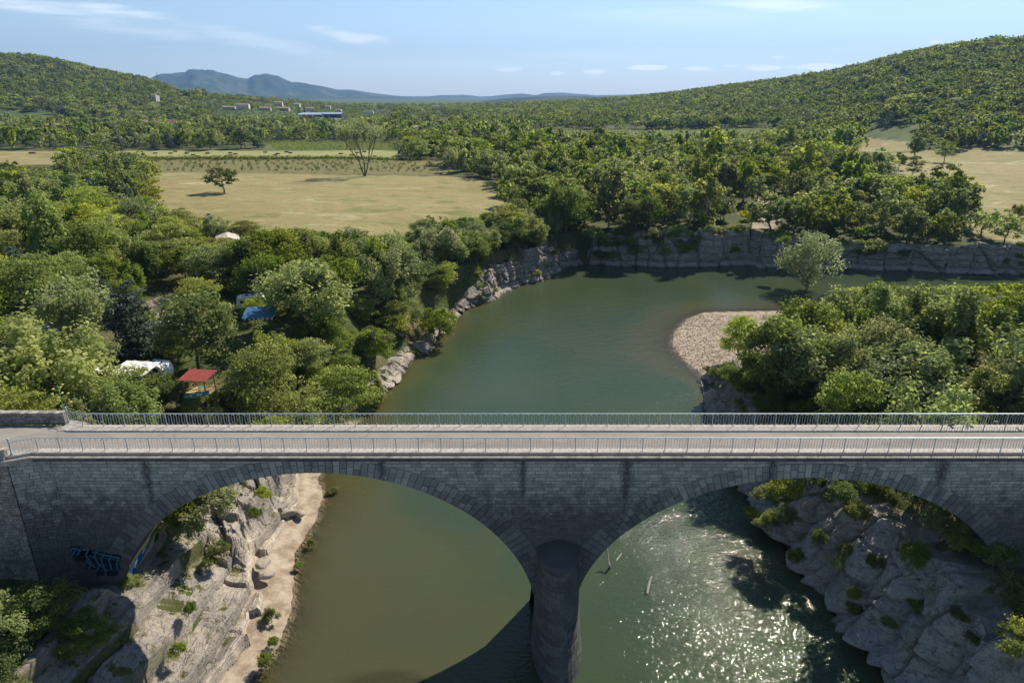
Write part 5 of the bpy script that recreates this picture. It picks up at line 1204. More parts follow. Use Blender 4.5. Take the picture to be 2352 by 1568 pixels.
# shrubs, tufts on rocks and shore
def tuft(px, py, z, h, kind, label, wf=1.0, mat=None):
    g = G(px, py, z); return plant(kind, g[0], g[1], h, wf, z, mat, label, lod='hi', sink=.1)
TB = LM['locust']
tuft(624,1425,.5,1.5,'bush','bushy green willow shrub upper of two on the left sandy shore',.7,LM['poplar'])
tuft(612,1528,.4,1.6,'bush','bushy green willow shrub at the bottom of the left sandy shore',.6,LM['poplar'])
tuft(628,1478,.4,.9,'bush','small pale shrub between the two big shrubs on the sandy shore',.8,LM['poplar'])
tuft(437,1405,4.2,1.3,'bush','round dark bush alone on the pale rock slabs',.6,LM['oak'])
tuft(432,1230,6.6,2.6,'bush','leafy grey-green bush under the left arch beside the outcrop',.8,LM['willow'])
tuft(490,1180,8.2,3.2,'bush','large grey-green bush behind the left arch left of the outcrop',1.0,LM['willow'])
tuft(420,1175,8.2,3.4,'bush','dark green bush behind the left arch under the crown',1.0,LM['oak'])
tuft(385,1215,7.4,2.6,'bush','yellow-green bush beside the blue graffiti',.8,LM['locust'])
tuft(455,1150,8.6,3.2,'bush','dark bush touching the arch edge above the outcrop',1.0,LM['oak'])
tuft(505,1270,4.6,1.6,'bush','bush growing in a cleft below the outcrop',.8,LM['oak'])
tuft(480,1300,4.2,1.2,'bush','small bush in the rock cleft under the left arch',.9,LM['oak'])
tuft(345,1330,5.2,1.1,'bush','grassy tuft at the foot of the left arch',1.2,LM['willow'])
tuft(300,1345,5.6,1.3,'bush','scrubby tuft below the blue graffiti',1.0,LM['locust'])
tuft(605,1140,5.0,1.3,'bush','green shrub on top of the rock outcrop',.9,LM['locust'])
tuft(585,1185,4.6,1.2,'bush','dark shrub hanging in the split of the rock outcrop',.9,LM['oak'])
tuft(410,1500,3.0,1.1,'bush','grassy clump low on the rock slabs',.9,LM['poplar'])
tuft(716,1250,.3,.7,'bush','small green tuft at the water edge under the left arch',1.0,LM['poplar'])
tuft(765,1130,.1,.8,'bush','flat green plant at the shallow edge behind the bridge',1.2,LM['poplar'])
tuft(686,1300,.3,.7,'bush','tiny shrub on the sand by the brown shallows',1.0,LM['poplar'])
tuft(872,918,.4,1.3,'bush','bright shrub leaning over the water behind the far railing',1.0,LM['locust'])
for i, (px, py, z, h, k, s_) in enumerate([(1800,1140,5.5,3.0,'locust','sunlit bright green bush at the top left of the shaded cliff'),(1760,1150,4.2,2.2,'locust','bright green bush hanging over the dark water at the right arch'),(1850,1110,7,3.4,'oak','dark bush under the crown of the right arch'),
     (1930,1150,6.8,2.4,'oak','dark bush in the first cleft of the shaded cliff'),(1965,1190,6.4,2.2,'oak','dark bush lower in the first cleft of the shaded cliff'),(2060,1125,8,3,'oak','dark bush touching the right arch right of its crown'),(2120,1160,8,3,'oak','dark bush among the rocks under the right arch'),
     (2160,1230,7.5,3,'willow','brownish bush right of the middle of the shaded cliff'),(2210,1260,7.5,2.8,'locust','bush near the teal graffiti'),(2100,1290,6.8,2.2,'oak','bush halfway along the shaded cliff top'),(2010,1300,4.5,1.6,'oak','bush on the lower shaded ledge'),
     (1880,1240,3.5,1.4,'oak','small bush above the pale tongue of rock'),(1960,1370,2.6,1.2,'locust','small green tuft on the low pale ledge'),(2280,1300,7.6,3.2,'oak','dark bush below the right springing of the arch'),(2330,1400,7.6,3.2,'oak','dark bush at the right frame edge above the shaded cliff'),
     (2345,1500,7.5,3,'locust','sunlit green bush at the lower right frame edge'),(2040,1440,3.8,1.2,'oak','small bush low in the second cleft of the shaded cliff'),(2340,1200,8.5,4,'oak','tall dark bush against the bridge wall at the right edge')]):
    tuft(px, py, z, h, 'bush', s_, .8, LM[k])
for i, (px, py, z, h, k, wf, s_) in enumerate([(1640,868,3.4,2.0,'locust',.8,'green bush on the left lip of the grey boulder cliff'),(1730,905,6.0,2.6,'oak',.9,'dark bush on the grey boulder cliff'),(1800,560,8.6,2.4,'oak',1.0,'bush on the ledges behind the olive-grey tree')]): tuft(px, py, z, h, 'bush', s_, wf, LM[k])

# bushes rooted on the rock faces
def cling(key, n, seed, hr, kinds, where, lo=.35, sc=1.0, dist=9.):
    X3, Y3, Z3, nh = RIB[key]; rg = np.random.default_rng(seed); m_ = 0; tr = 0
    while m_ < n and tr < n*30:
        tr += 1; i = int(rg.integers(int(nh*lo), X3.shape[0]-2)); j = int(rg.integers(2, X3.shape[1]-2)); x, y, z = X3[i, j], Y3[i, j], Z3[i, j]
        if fbm(x/3.2, (y+z)/3.2, o=2) < -.05+rg.normal()*.1 or z < .8: continue
        if 43.0 < y < 49.5 and z > 5: continue
        k = kinds[int(rg.integers(len(kinds)))]; h = rg.uniform(*hr)*(1.5 if i >= nh else 1)
        tone = {'oak': 'dark green', 'locust': 'yellow-green', 'willow': 'grey-green'}[k]; lv = 'along the top of' if i >= nh else ('high on' if i > nh*.7 else ('halfway up' if i > nh*.5 else 'low on'))
        lb = ('tiny' if h < 1.3 else 'small')+' '+tone+' bush '+lv+' '+where+', '+describe('bush', x, y, h)[1]
        if len(lb.split()) > 16: lb = tone+' bush '+lv+' '+where
        q = plant('bush', x, y, h, rg.uniform(.7, 1.1), z, LM[k], lb, sink=.25*h); q['group'] = 'bushes on '+where; USED.setdefault(lb, []).append(q); m_ += 1
WHERE = ['small bush clinging to']
CL = {'boulder_cliff11.2': (16, 1, (.9, 1.8), ['oak', 'locust', 'willow'], 'the boulder cliff'), 'left_bank_cliff5.5': (26, 2, (1.0, 2.2), ['oak', 'locust', 'willow'], 'the left bank cliff'),
      'far_cliff3.3': (46, 3, (1.5, 3.4), ['oak', 'willow', 'locust'], 'the high far cliff'), 'far_cliff8.1': (50, 4, (1.5, 3.2), ['oak', 'willow', 'locust'], 'the low far cliff'), 'shaded_rock_bank2.7': (44, 5, (.7, 2.0), ['oak', 'oak', 'willow', 'locust'], 'the shaded rock face')}
for k_, (n_, sd_, hr_2, kd_, wh_) in CL.items():
    cling(k_, n_, sd_, hr_2, kd_, wh_, lo=.45 if 'far' in k_ else .3)
# ------------------------------------------------------------------ CAMP, HOUSES, SMALL THINGS
M_white = simple('white_shell', (.72, .71, .68), .45, var=.06, scale=1); M_glass = simple('dark_glass', (.02, .025, .03), .12, var=.05, spec=.6)
M_blue = simple('blue_tarp', (.045, .14, .26), .5, var=.12, scale=2); M_beige = simple('beige_canvas', (.52, .45, .38), .8, var=.1); M_wood = simple('old_wood', (.19, .12, .07), .85, var=.3, scale=4)
M_ywood = simple('fresh_wood', (.45, .33, .16), .8, var=.15); M_redroof = simple('red_sheet', (.26, .055, .045), .55, var=.15, scale=2); M_tile = simple('terracotta_tiles', (.30, .21, .155), .9, var=.25, scale=1)
M_wall = simple('rendered_wall', (.66, .58, .49), .9, var=.06, scale=.5); M_wall2 = simple('pale_stone_wall', (.45, .38, .31), .9, var=.12, scale=1); M_grroof = simple('grey_shingles', (.27, .24, .21), .9, var=.12, scale=3)
M_shed = simple('blue_grey_sheet', (.30, .38, .48), .5, var=.08, scale=.2); M_darkblue = simple('dark_blue_paint', (.03, .05, .12), .4); M_orange = simple('orange_red_paint', (.55, .13, .05), .5)
M_tyre = simple('tyre_rubber', (.02, .02, .02), .9); M_teal = simple('teal_banner', (.06, .26, .32), .6, var=.1); M_green = simple('green_cloth', (.05, .28, .17), .7); M_silver = simple('silver_car_paint', (.42, .46, .52), .25, metal=.5, spec=.6)
M_skin = simple('skin', (.42, .26, .18), .7); M_hair = simple('dark_hair', (.03, .02, .015), .8); M_pink = simple('pink_cloth', (.55, .05, .22), .8); M_bale = simple('straw_bale', (.20, .15, .09), .95, var=.2); M_steel = simple('steel_grey', (.2, .21, .22), .5, metal=.4)
M_drift = simple('bleached_wood', (.42, .36, .29), .9, var=.2); M_boul = M_rock
def at_px(px, py, z=None):
    if z is None: return P(px, py)
    g = G(px, py, z); return np.array([g[0], g[1], z])
def caravan(px, py, L, rz, label, z=None, h=2.3, band=None):
    g = at_px(px, py, z); o = empty('caravan', g, rz); tag(o, label, 'caravan'); W = 2.2; o.scale = (.8, .85, .85)
    m = MB(); prof = [(-L/2, .45), (-L/2-.05, 1.2), (-L/2+.25, h), (-L/2+.7, h+.2), (L/2-.7, h+.2), (L/2-.2, h), (L/2+.15, 1.2), (L/2, .45)]
    n = len(prof); V = [(x, -W/2, z_) for x, z_ in prof]+[(x, W/2, z_) for x, z_ in prof]; m.add(V, [tuple(range(n)), tuple(range(2*n-1, n-1, -1))]+[(i, n+i, n+(i+1) % n, (i+1) % n) for i in range(n)])
    m.obj('body', M_white, o, bevel=.06)
    for xx in (-L*.28, L*.22):
        m = MB(); m.box(xx-.45, xx+.45, -W/2-.02, -W/2+.02, 1.25, 1.85); m.obj('window', M_glass, o)
    m = MB(); m.box(-L/2-.06, -L/2+.05, -.75, .75, 1.25, 1.9); m.obj('window', M_glass, o)
    m = MB(); m.box(-.28, .3, -W/2-.025, -W/2+.01, .5, 2.1); m.obj('door', M_beige, o)
    for xx in (-.6, .6):
        m = MB(); m.box(xx-.3, xx+.3, -.3, .3, h+.2, h+.3); m.obj('roof_hatch', M_glass, o)
    for yy in (-W/2+.1, W/2-.1):
        m = MB(); m.lathe([(.32, -.1), (.32, .1), (.0, .1)], n=12); w_ = m.obj('wheel', M_tyre, o); w_.rotation_euler = (pi/2, 0, 0); w_.location = (0, yy, .32)
    m = MB(); m.tube([(L/2, 0, .5), (L/2+1.1, 0, .45)], .05, 5); m.tube([(L/2+1, 0, 0), (L/2+1, 0, .5)], .03, 5); m.obj('tow_bar', M_steel, o)
    return o
def canopy(px, py, wx, wy, h, rz, mat, label, z=None, slope=.35, fringe=True, name='awning', cat='awning', ridge=False):
    g = at_px(px, py, z); o = empty(name, g, rz); tag(o, label, cat)
    n = 8; V = []
    for j in range(n+1):
        for i in range(n+1):
            u, v = i/n*2-1, j/n*2-1; zz = h-slope*(v*.5+.5)+.06*sin(u*9)*cos(v*7)-.10*(1-abs(u))*(1-abs(v))+(.7*(1-abs(u)) if ridge else 0); V.append((u*wx/2, v*wy/2*-1, zz))
    F = [(j*(n+1)+i, j*(n+1)+i+1, (j+1)*(n+1)+i+1, (j+1)*(n+1)+i) for j in range(n) for i in range(n)]
    V2 = [(a, b, c-.03) for a, b, c in V]; k = len(V); m = MB(); m.add(V+V2, F+[tuple(k+q for q in f[::-1]) for f in F]); m.obj('roof_cloth', mat, o)
    for sx in (-1, 0, 1):
        for sy in (-1, 1):
            m = MB(); m.tube([(sx*wx/2*.97, sy*wy/2*.97, 0), (sx*wx/2*.97, sy*wy/2*.97, h-.1-(slope if sy < 0 else 0))], .045, 5); m.obj('pole', M_wood if fringe else M_white, o)
    if fringe:
        k = 14
        for i in range(k):
            x0 = -wx/2+i*wx/k; m = MB(); m.box(x0+.02, x0+wx/k-.03, -wy/2-.03, -wy/2, h-slope-.32, h-slope-.02); m.obj('fringe_flap', M_white if i % 2 else mat, o)
    return o
def house(px, py, w_, d_, h_, rz, label, wall=None, roof=None, z=None, pitch=.32, nwin=4, name='house', cat='house', flat=False, storeys=1):
    g = at_px(px, py, z); o = empty(name, g, rz); tag(o, label, cat); wall = wall or M_wall; roof = roof or M_tile
    if 420 < px < 900 and name == 'house': o.scale = (.6, .7, .75)
    if name == 'industrial_shed': o.scale = (.8, .9, .8)
    m = MB(); m.box(-w_/2, w_/2, -d_/2, d_/2, -2, h_); m.obj('wall', wall, o)
    rh = d_/2*pitch*2*.5 if not flat else .3; e = .5
    m = MB()
    if flat: m.box(-w_/2-.3, w_/2+.3, -d_/2-.3, d_/2+.3, h_+.01, h_+.35)
    else:
        t_ = .18; V = [(-w_/2-e, -d_/2-e, h_), (w_/2+e, -d_/2-e, h_), (w_/2+e, 0, h_+rh+.2), (-w_/2-e, 0, h_+rh+.2), (-w_/2-e, d_/2+e, h_), (w_/2+e, d_/2+e, h_)]; V += [(a, b, c+t_) for a, b, c in V]
        m.add(V, [(0, 3, 2, 1), (3, 4, 5, 2), (6, 7, 8, 9), (9, 8, 11, 10), (0, 1, 7, 6), (4, 10, 11, 5), (0, 6, 9, 3), (3, 9, 10, 4), (1, 2, 8, 7), (2, 5, 11, 8)])
    r = m.obj('roof', roof, o)
    if not flat:
        for sx in (-1, 1):
            m = MB(); m.add([(sx*w_/2, -d_/2, h_), (sx*w_/2, d_/2, h_), (sx*w_/2, 0, h_+rh+.1), (sx*(w_/2-.2), -d_/2, h_), (sx*(w_/2-.2), d_/2, h_), (sx*(w_/2-.2), 0, h_+rh+.1)], [(0, 1, 2), (3, 5, 4), (0, 2, 5, 3), (1, 4, 5, 2)]); m.obj('gable', wall, o)
        m = MB(); m.box(-.35, .35, -.3, .3, h_+rh*.3, h_+rh+.9); c = m.obj('chimney', wall, r); c.location = (w_*.22, d_*.12, 0)
    for s_ in range(storeys):
        for i in range(nwin):
            x = -w_/2+w_*(i+.5)/nwin; z0 = .9+s_*2.8; m = MB()
            if i == nwin//2 and s_ == 0: m.box(x-.5, x+.5, -d_/2-.04, -d_/2+.02, .05, 2.15); m.obj('door', M_wood, o)
            else: m.box(x-.5, x+.5, -d_/2-.03, -d_/2+.02, z0, z0+1.2); m.obj('window', M_glass, o)
    return o
# camp
caravan(381, 776, 5.6, R_(8), 'white caravan with dark front window half hidden under trees beside the blue-green conifer', z=11)
caravan(578, 708, 5.2, R_(20), 'white caravan standing right behind the blue awning', z=11)
canopy(600, 746, 4.3, 3.2, 2.3, R_(6), M_blue, 'blue awning with striped fringe on wooden posts beside the river slope', z=10.6, slope=.7)
caravan(266, 892, 6.4, R_(-6), 'large white caravan almost hidden by trees left of the red-roofed platform', z=10.8, h=2.5)
canopy(318, 893, 4.2, 3.4, 2.7, R_(-8), M_white, 'white crumpled awning attached right of the large hidden caravan', z=10.8, fringe=False)
caravan(364, 866, 3.6, R_(-14), 'small white trailer seen through leaves just left of the red-roofed platform', z=10.8, h=2.0)
canopy(527, 577, 4.6, 4.6, 3.0, R_(24), M_beige, 'beige ridged tent trailer roof at the edge of the dry field', z=11, fringe=False, name='tent', cat='tent', ridge=True)
caravan(556, 622, 6.0, R_(2), 'pale caravan whose roof shows between trees below the beige tent', z=11)
canopy(701, 660, 3.4, 3.0, 2.6, R_(10), M_blue, 'small blue canopy with white border under a locust tree', z=11, fringe=True)
caravan(735, 634, 4.4, R_(16), 'pale green-white caravan at the right end of the camp', z=11)
canopy(717, 690, 4.6, 3.4, 2.6, R_(-18), M_white, 'white leaf-strewn canopy at the top of the river bank', z=10.6, fringe=False)
canopy(434, 772, 3.0, 2.6, 2.0, R_(6), M_teal, 'low teal tarpaulin right of the white caravan', z=11, fringe=False)
caravan(195, 700, 5.0, R_(12), 'white caravan glimpsed through trees left of the blue-green conifer', z=11)
# red-roofed lookout platform
g = at_px(462, 912, 9.8); o = empty('lookout_platform', g, R_(-6)); tag(o, 'wooden lookout platform with a dark red sheet roof above the river slope', 'platform')
for sx in (-1, 1):
    for sy in (-1, 1):
        m = MB(); m.box(sx*1.9-.09, sx*1.9+.09, sy*1.5-.09, sy*1.5+.09, -3.5, 3.7 if sy < 0 else 4.0); m.obj('post', M_wood, o)
for i in range(16):
    x0 = -2.1+i*.2625; m = MB(); m.box(x0+.01, x0+.25, -1.75, 1.75, 1.0, 1.06); m.obj('floor_board', M_ywood, o)
for i in range(6):
    m = MB(); V = []; 
    x0 = -2.4+i*.8; m.add([(x0, -2.0, 3.72), (x0+.8, -2.0, 3.72), (x0+.8, 2.0, 4.12), (x0, 2.0, 4.12), (x0, -2.0, 3.77+.01*(i % 2)), (x0+.8, -2.0, 3.77), (x0+.8, 2.0, 4.17), (x0, 2.0, 4.17+.01*(i % 2))], [(0, 3, 2, 1), (4, 5, 6, 7), (0, 1, 5, 4), (1, 2, 6, 5), (2, 3, 7, 6), (3, 0, 4, 7)]); m.obj('roof_sheet', M_redroof, o)
for (a, b) in (((-1.9, -1.5), (1.9, -1.5)), ((-1.9, 1.5), (1.9, 1.5)), ((-1.9, -1.5), (-1.9, 1.5)), ((1.9, -1.5), (1.9, 1.5))):
    m = MB(); m.tube([(*a, 2.0), (*b, 2.0)], .05, 4); m.obj('railing_bar', M_wood, o)
    m = MB(); m.tube([(*a, 1.1), (*b, 2.0)], .035, 4); m.obj('brace', M_ywood, o); m = MB(); m.tube([(*a, 2.0), (*b, 1.1)], .035, 4); m.obj('brace', M_ywood, o)
for sx in (-1, 1): 
    m = MB(); m.tube([(sx*1.9, -1.5, -2.5), (0, -1.5, 1.0)], .05, 4); m.obj('brace', M_wood, o)
tb = empty('folding_table', (g[0]+.3, g[1]+.1, g[2]+.73)); tb.scale = (.68, .68, .68); tag(tb, 'small table with green top on the lookout platform', 'table'); m = MB(); m.box(-.6, .6, -.4, .4, .7, .74); m.obj('table_top', M_green, tb)
for sx in (-1, 1):
    for sy in (-1, 1): m = MB(); m.box(sx*.5-.03, sx*.5+.03, sy*.32-.03, sy*.32+.03, 0, .7); m.obj('leg', M_ywood, tb)
o.scale = (.68, .68, .68)
# banner hung on the platform
bn_ = empty('banner', (g[0]+.2, g[1]-1.33, g[2]+.66)); bn_.scale = (.72, .72, .72); bn_.rotation_euler = (R_(-8), R_(-12), R_(-6)); tag(bn_, 'long teal and pale blue banner sagging across the front of the lookout platform', 'banner')
m = MB(); 
for i in range(10):
    x0 = -2.2+i*.44; z0 = -.12*sin(i/10*pi); z1 = -.12*sin((i+1)/10*pi); m.add([(x0, 0, z0), (x0+.44, 0, z1), (x0+.44, -.04, z1+.75), (x0, -.04, z0+.75)], [(0, 1, 2, 3)])
m.obj('cloth', M_teal, bn_)
m = MB(); 
for i, xx in enumerate((-1.0, -.8, .2, .45, .7, .95)): m.add([(xx-.07, -.06, .1), (xx+.07, -.06, .1), (xx+.07, -.06, .55), (xx-.07, -.06, .55)], [(0, 1, 2, 3)])
m.obj('lettering', M_white, bn_); m = MB(); m.add([(-2.0, -.055, .1), (-1.2, -.055, .05), (-1.5, -.055, .5)], [(0, 1, 2)]); m.obj('picture', simple('banner_print', (.35, .42, .25), .7), bn_)
# lodge with veranda and the parked car
g = at_px(70, 808, 11); o = empty('wooden_lodge', g, R_(28)); tag(o, 'wooden holiday lodge with grey roof and cross-braced veranda rail at the left edge', 'lodge')
m = MB(); m.box(-4, 1.5, -2, 2.4, 0, 2.7); m.obj('wall', M_wood, o)
for i in range(7):
    m = MB(); y0 = -3.4+i*.95; zz = 2.75+.9*(1-abs(i-3)/3.5); z2 = 2.75+.9*(1-abs(i-2)/3.5); m.add([(-4.4, y0, zz), (4.0, y0, zz), (4.0, y0+1.0, z2), (-4.4, y0+1.0, z2), (-4.4, y0, zz+.08), (4.0, y0, zz+.08), (4.0, y0+1, z2+.08), (-4.4, y0+1, z2+.08)], [(0, 3, 2, 1), (4, 5, 6, 7), (0, 1, 5, 4), (1, 2, 6, 5), (2, 3, 7, 6), (3, 0, 4, 7)]); m.obj('roof_strip', M_grroof, o)
m = MB(); m.box(1.5, 4.6, -2.6, 2.4, .1, .5); m.obj('deck', M_wood, o)
for (x_, y_) in ((1.6, -2.5), (4.5, -2.5), (4.5, 0), (4.5, 2.3)):
    m = MB(); m.box(x_-.06, x_+.06, y_-.06, y_+.06, .5, 2.8 if x_ > 4 else 1.5); m.obj('post', M_ywood, o)
for (a, b) in (((1.6, -2.5), (3.0, -2.5)), ((3.0, -2.5), (4.5, -2.5)), ((4.5, -2.5), (4.5, 0)), ((4.5, 0), (4.5, 2.3))):
    m = MB(); m.tube([(*a, 1.5), (*b, 1.5)], .04, 4); m.tube([(*a, .7), (*b, 1.45)], .03, 4); m.tube([(*a, 1.45), (*b, .7)], .03, 4); m.obj('cross_rail', M_ywood, o)
m = MB(); m.box(-1.2, -.2, -2.04, -1.98, 1.0, 1.9); m.obj('window', M_glass, o)
def car(px, py, rz, label, mat, z=11):
    g = at_px(px, py, z); o = empty('parked_car', g, rz); tag(o, label, 'car')
    pr = [(-2.1, .35), (-2.15, .75), (-1.95, .95), (-1.0, 1.0), (1.1, 1.0), (1.9, .85), (2.15, .6), (2.1, .35)]; n = len(pr)
    m = MB(); V = [(x, -.86, z_) for x, z_ in pr]+[(x, .86, z_) for x, z_ in pr]; m.add(V, [tuple(range(n)), tuple(range(2*n-1, n-1, -1))]+[(i, n+i, n+(i+1) % n, (i+1) % n) for i in range(n)]); m.obj('body', mat, o, bevel=.07)
    m = MB(); V = [(-1.5, -.8, .98), (1.0, -.8, .98), (.45, -.66, 1.42), (-1.1, -.66, 1.42), (-1.5, .8, .98), (1.0, .8, .98), (.45, .66, 1.42), (-1.1, .66, 1.42)]; m.add(V, [(0, 1, 2, 3), (4, 7, 6, 5), (1, 5, 6, 2), (0, 3, 7, 4)]); m.obj('windows', M_glass, o)
    m = MB(); m.box(-1.1, .45, -.66, .66, 1.42, 1.48); m.obj('roof', mat, o, bevel=.03)
    for x_ in (-1.35, 1.35):
        for y_ in (-.8, .8):
            m = MB(); m.lathe([(.32, -.1), (.32, .1), (0, .1)], n=12); w_ = m.obj('wheel', M_tyre, o); w_.rotation_euler = (pi/2, 0, 0); w_.location = (x_, y_, .32)
    for y_ in (-.6, .6): m = MB(); m.box(2.08, 2.16, y_-.18, y_+.18, .6, .74); m.obj('headlight', M_white, o)
    return o
car(52, 815, R_(-18), 'dark silver-blue car parked in front of the wooden lodge', M_silver)
# farm houses and the village
M_mauve = simple('purple_red_tiles', (.20, .085, .10), .8, var=.15)
house(127, 301, 34, 10, 5.0, R_(12), 'long farmhouse with weathered red tiled roof on the left plain', M_wall2, M_tile, nwin=7)
house(352, 291, 20, 12, 4.5, R_(-20), 'pale tiled house left of the purple-roofed one among trees', M_wall2, M_tile)
house(388, 291, 22, 11, 5.0, R_(-8), 'house with purple-red roof among trees left of centre', M_wall, M_mauve)
house(358, 232, 8, 8, 8, R_(-14), 'white tall house standing alone on the left hillside', M_wall, M_tile, nwin=2, storeys=2)
house(527, 252, 26, 11, 4, R_(6), 'low brown-roofed house on the village slope left of the terraced one', M_wall2, M_tile)
house(559, 250, 26, 10, 6.5, R_(4), 'pale terraced house with flat front on the village slope', M_wall, M_tile, nwin=5, storeys=2)
house(547, 226, 24, 10, 4, R_(-6), 'white house on the skyline of the village slope', M_wall, M_tile, flat=True)
house(583, 231, 16, 9, 5, R_(12), 'white gabled house right of the skyline house', M_wall, M_tile)
house(603, 232, 16, 9, 4, R_(-12), 'pale house beside the white gabled house', M_wall, M_tile)
house(640, 243, 20, 11, 6, R_(8), 'cream two-storey house in the middle of the village slope', M_wall, M_tile, storeys=2)
house(652, 254, 26, 11, 4, R_(-2), 'long brown-roofed house below the cream house', M_wall2, M_tile)
house(610, 254, 24, 10, 4, R_(4), 'low tiled house right of the terraced house', M_wall2, M_tile)
house(683, 245, 16, 9, 5, R_(-10), 'grey-white gabled house left of the tall cypresses', M_wall, M_shed)
house(712, 255, 16, 9, 5, R_(20), 'small tiled house right of the tall cypresses', M_wall, M_tile)
house(754, 252, 14, 9, 7, R_(6), 'small white villa behind the blue-roofed sheds', M_wall, M_tile, storeys=2)
house(778, 257, 16, 9, 4, R_(-6), 'low house right of the white villa', M_wall, M_tile)
house(847, 262, 26, 10, 6, R_(4), 'white flat building left of two conifers near the centre', M_white, M_white, flat=True, nwin=5)
house(853, 281, 20, 12, 5, R_(24), 'house with wide brown hipped roof behind the bare tall tree', M_wall2, M_tile)
house(960, 305, 9, 7, 4.5, R_(30), 'small white-gabled barn among trees right of the bare tree', M_white, M_grroof, nwin=2)
house(1000, 249, 22, 9, 5, R_(6), 'pinkish tiled roof among distant trees right of centre', M_wall, M_tile)
house(742, 274, 62, 22, 8, R_(4), 'big industrial shed with pale blue roof', M_darkblue, M_shed, nwin=6, pitch=.18, name='industrial_shed', cat='shed')
house(700+15, 276, 34, 18, 8, R_(4), 'smaller grey-roofed industrial shed left of the big one', M_darkblue, M_shed, nwin=4, pitch=.2, name='industrial_shed', cat='shed')
house(775, 283, 24, 12, 5, R_(-8), 'low stone outbuilding with brown roof in front of the big shed', M_wall2, M_grroof)
house(485, 300, 10, 7, 3.5, R_(0), 'low pale building just right of the silvery willows', M_wall2, M_tile, nwin=2)
# crane, truck
g = P(712, 282); o = empty('orange_crane', g); tag(o, 'orange and white mobile crane in front of the sheds', 'crane'); m = MB(); m.box(-5, 2, -1.3, 1.3, .8, 2.6); m.obj('body', M_white, o); m = MB(); m.tube([(1.5, 0, 2.5), (-5.5, 0, 9), (-6.5, 0, 8.6)], .45, 5); m.obj('boom', M_orange, o); m = MB(); m.tube([(0, 0, 2.5), (4, 0, 8.5)], .4, 5); m.obj('boom', M_orange, o)
for x_ in (-4, -1, 1): m = MB(); m.lathe([(.7, -1.4), (.7, 1.4)], n=10); w_ = m.obj('wheel', M_tyre, o); w_.rotation_euler = (pi/2, 0, 0); w_.location = (x_, 0, .7)
g = P(733, 281); o = empty('parked_truck', g); tag(o, 'small blue and white truck parked before the big shed', 'truck'); m = MB(); m.box(-3, 1.2, -1.2, 1.2, .8, 3.2); m.obj('cargo_box', M_white, o); m = MB(); m.box(1.3, 3, -1.1, 1.1, .8, 2.8); m.obj('cab', M_blue, o); m = MB(); m.box(2.5, 3.03, -1.0, 1.0, 1.8, 2.5); m.obj('windscreen', M_glass, o)
for x_ in (-2, 2): m = MB(); m.lathe([(.5, -1.2), (.5, 1.2)], n=10); w_ = m.obj('wheel', M_tyre, o); w_.rotation_euler = (pi/2, 0, 0); w_.location = (x_, 0, .5)
# radio mast on the left hill
A_ = P(362, 188)
g = np.array([-1500*0.5, 1300, 0.]); r = ray(362, 183); q = 2900/r[1]; g = np.array([r[0]*q, r[1]*q, CAMZ+r[2]*q])
r = ray(362, 181); q = 1560; g = np.array([r[0]*q, r[1]*q, 0]); g[2] = h1(g[0], g[1]); ztop = CAMZ+ray(362, 166)[2]*q
o = empty('radio_mast', g); tag(o, 'thin lattice radio mast on the end of the left hill', 'mast'); m = MB()
Hm = ztop-g[2]
for s1, s2 in ((-1, -1), (1, -1), (1, 1), (-1, 1)): m.tube([(s1*1.6, s2*1.6, 0), (s1*.35, s2*.35, Hm*.7), (s1*.2, s2*.2, Hm)], .28, 4)
for k in range(8):
    a0_, a1_ = 1.6*(1-k/8)+.3, 1.6*(1-(k+1)/8)+.3; m.tube([(-a0_, -a0_, Hm*k/9), (a1_, -a1_, Hm*(k+1)/9)], .15, 3); m.tube([(a0_, -a0_, Hm*k/9), (-a1_, -a1_, Hm*(k+1)/9)], .15, 3)
m.obj('lattice', M_steel, o); m = MB(); m.box(-2.4, 2.4, -2, 2, 0, 4); m.obj('cabin', M_steel, o)
# hay bales
bm = MB(); bm.box(-1.15, 1.15, -.45, .45, 0, .75); bme = bm.mesh('hay_bale', M_bale); first = None
bal = [(0,352.5),(37,352),(52,356),(85,352),(137,351),(149,354.5),(138,357.5),(217,349.5),(266,348.5),(275,351),(246,353.2),(241,357),(391,353),(416,355.5),(429,351),(445,349),(11,348),(62,358.5),(-35,352),(-140,351),(360,359.5)]
for i, (a, b) in enumerate(bal):
    px = 392+a*1.0 if a > 0 else 392+a; g = G(392+a, b, 11.2); zz = h1(g[0], g[1])
    o = ob('hay_bale', bme, None, (g[0], g[1], zz-.02)); o.rotation_euler = (0, 0, R_(rng.uniform(-10, 10))); tag(o, 'dark rectangular hay bale lying on the pale mown field', 'hay bale', 'hay bales on the mown field')
g = P(75, 353); o = ob('hay_bale', bme, None, tuple(g)); o.scale = (1.6, 1.6, 1.2); tag(o, 'pale hay bale at the far left beside a dark tree', 'hay bale')
# small things on the right meadow
g = P(2006, 372); o = empty('white_cabin', g); tag(o, 'tiny white cabin with dark opening at the edge of the right meadow', 'cabin'); m = MB(); m.box(-.9, .9, -.8, .8, 0, 3.2); m.obj('wall', M_white, o); m = MB(); m.box(-.5, .5, -.83, -.78, .8, 2.6); m.obj('door', M_darkblue, o); m = MB(); m.box(-1.1, 1.1, -1, 1, 3.21, 3.35); m.obj('roof', M_white, o)
g = P(2045, 371); o = empty('tarpaulin_heap', g); tag(o, 'blue tarpaulin heap under the dark tree on the right meadow', 'tarpaulin'); m = MB(); m.lathe([(2.2, 0), (1.9, .7), (1.2, 1.3), (.4, 1.7), (0, 1.75)], n=10, sy=.7); q_ = m.obj('cover', M_blue, o)
q_.data.vertices.foreach_set('co', (np.array([v.co[:] for v in q_.data.vertices])+np.random.default_rng(1).normal(size=(len(q_.data.vertices), 3))*.12).ravel())
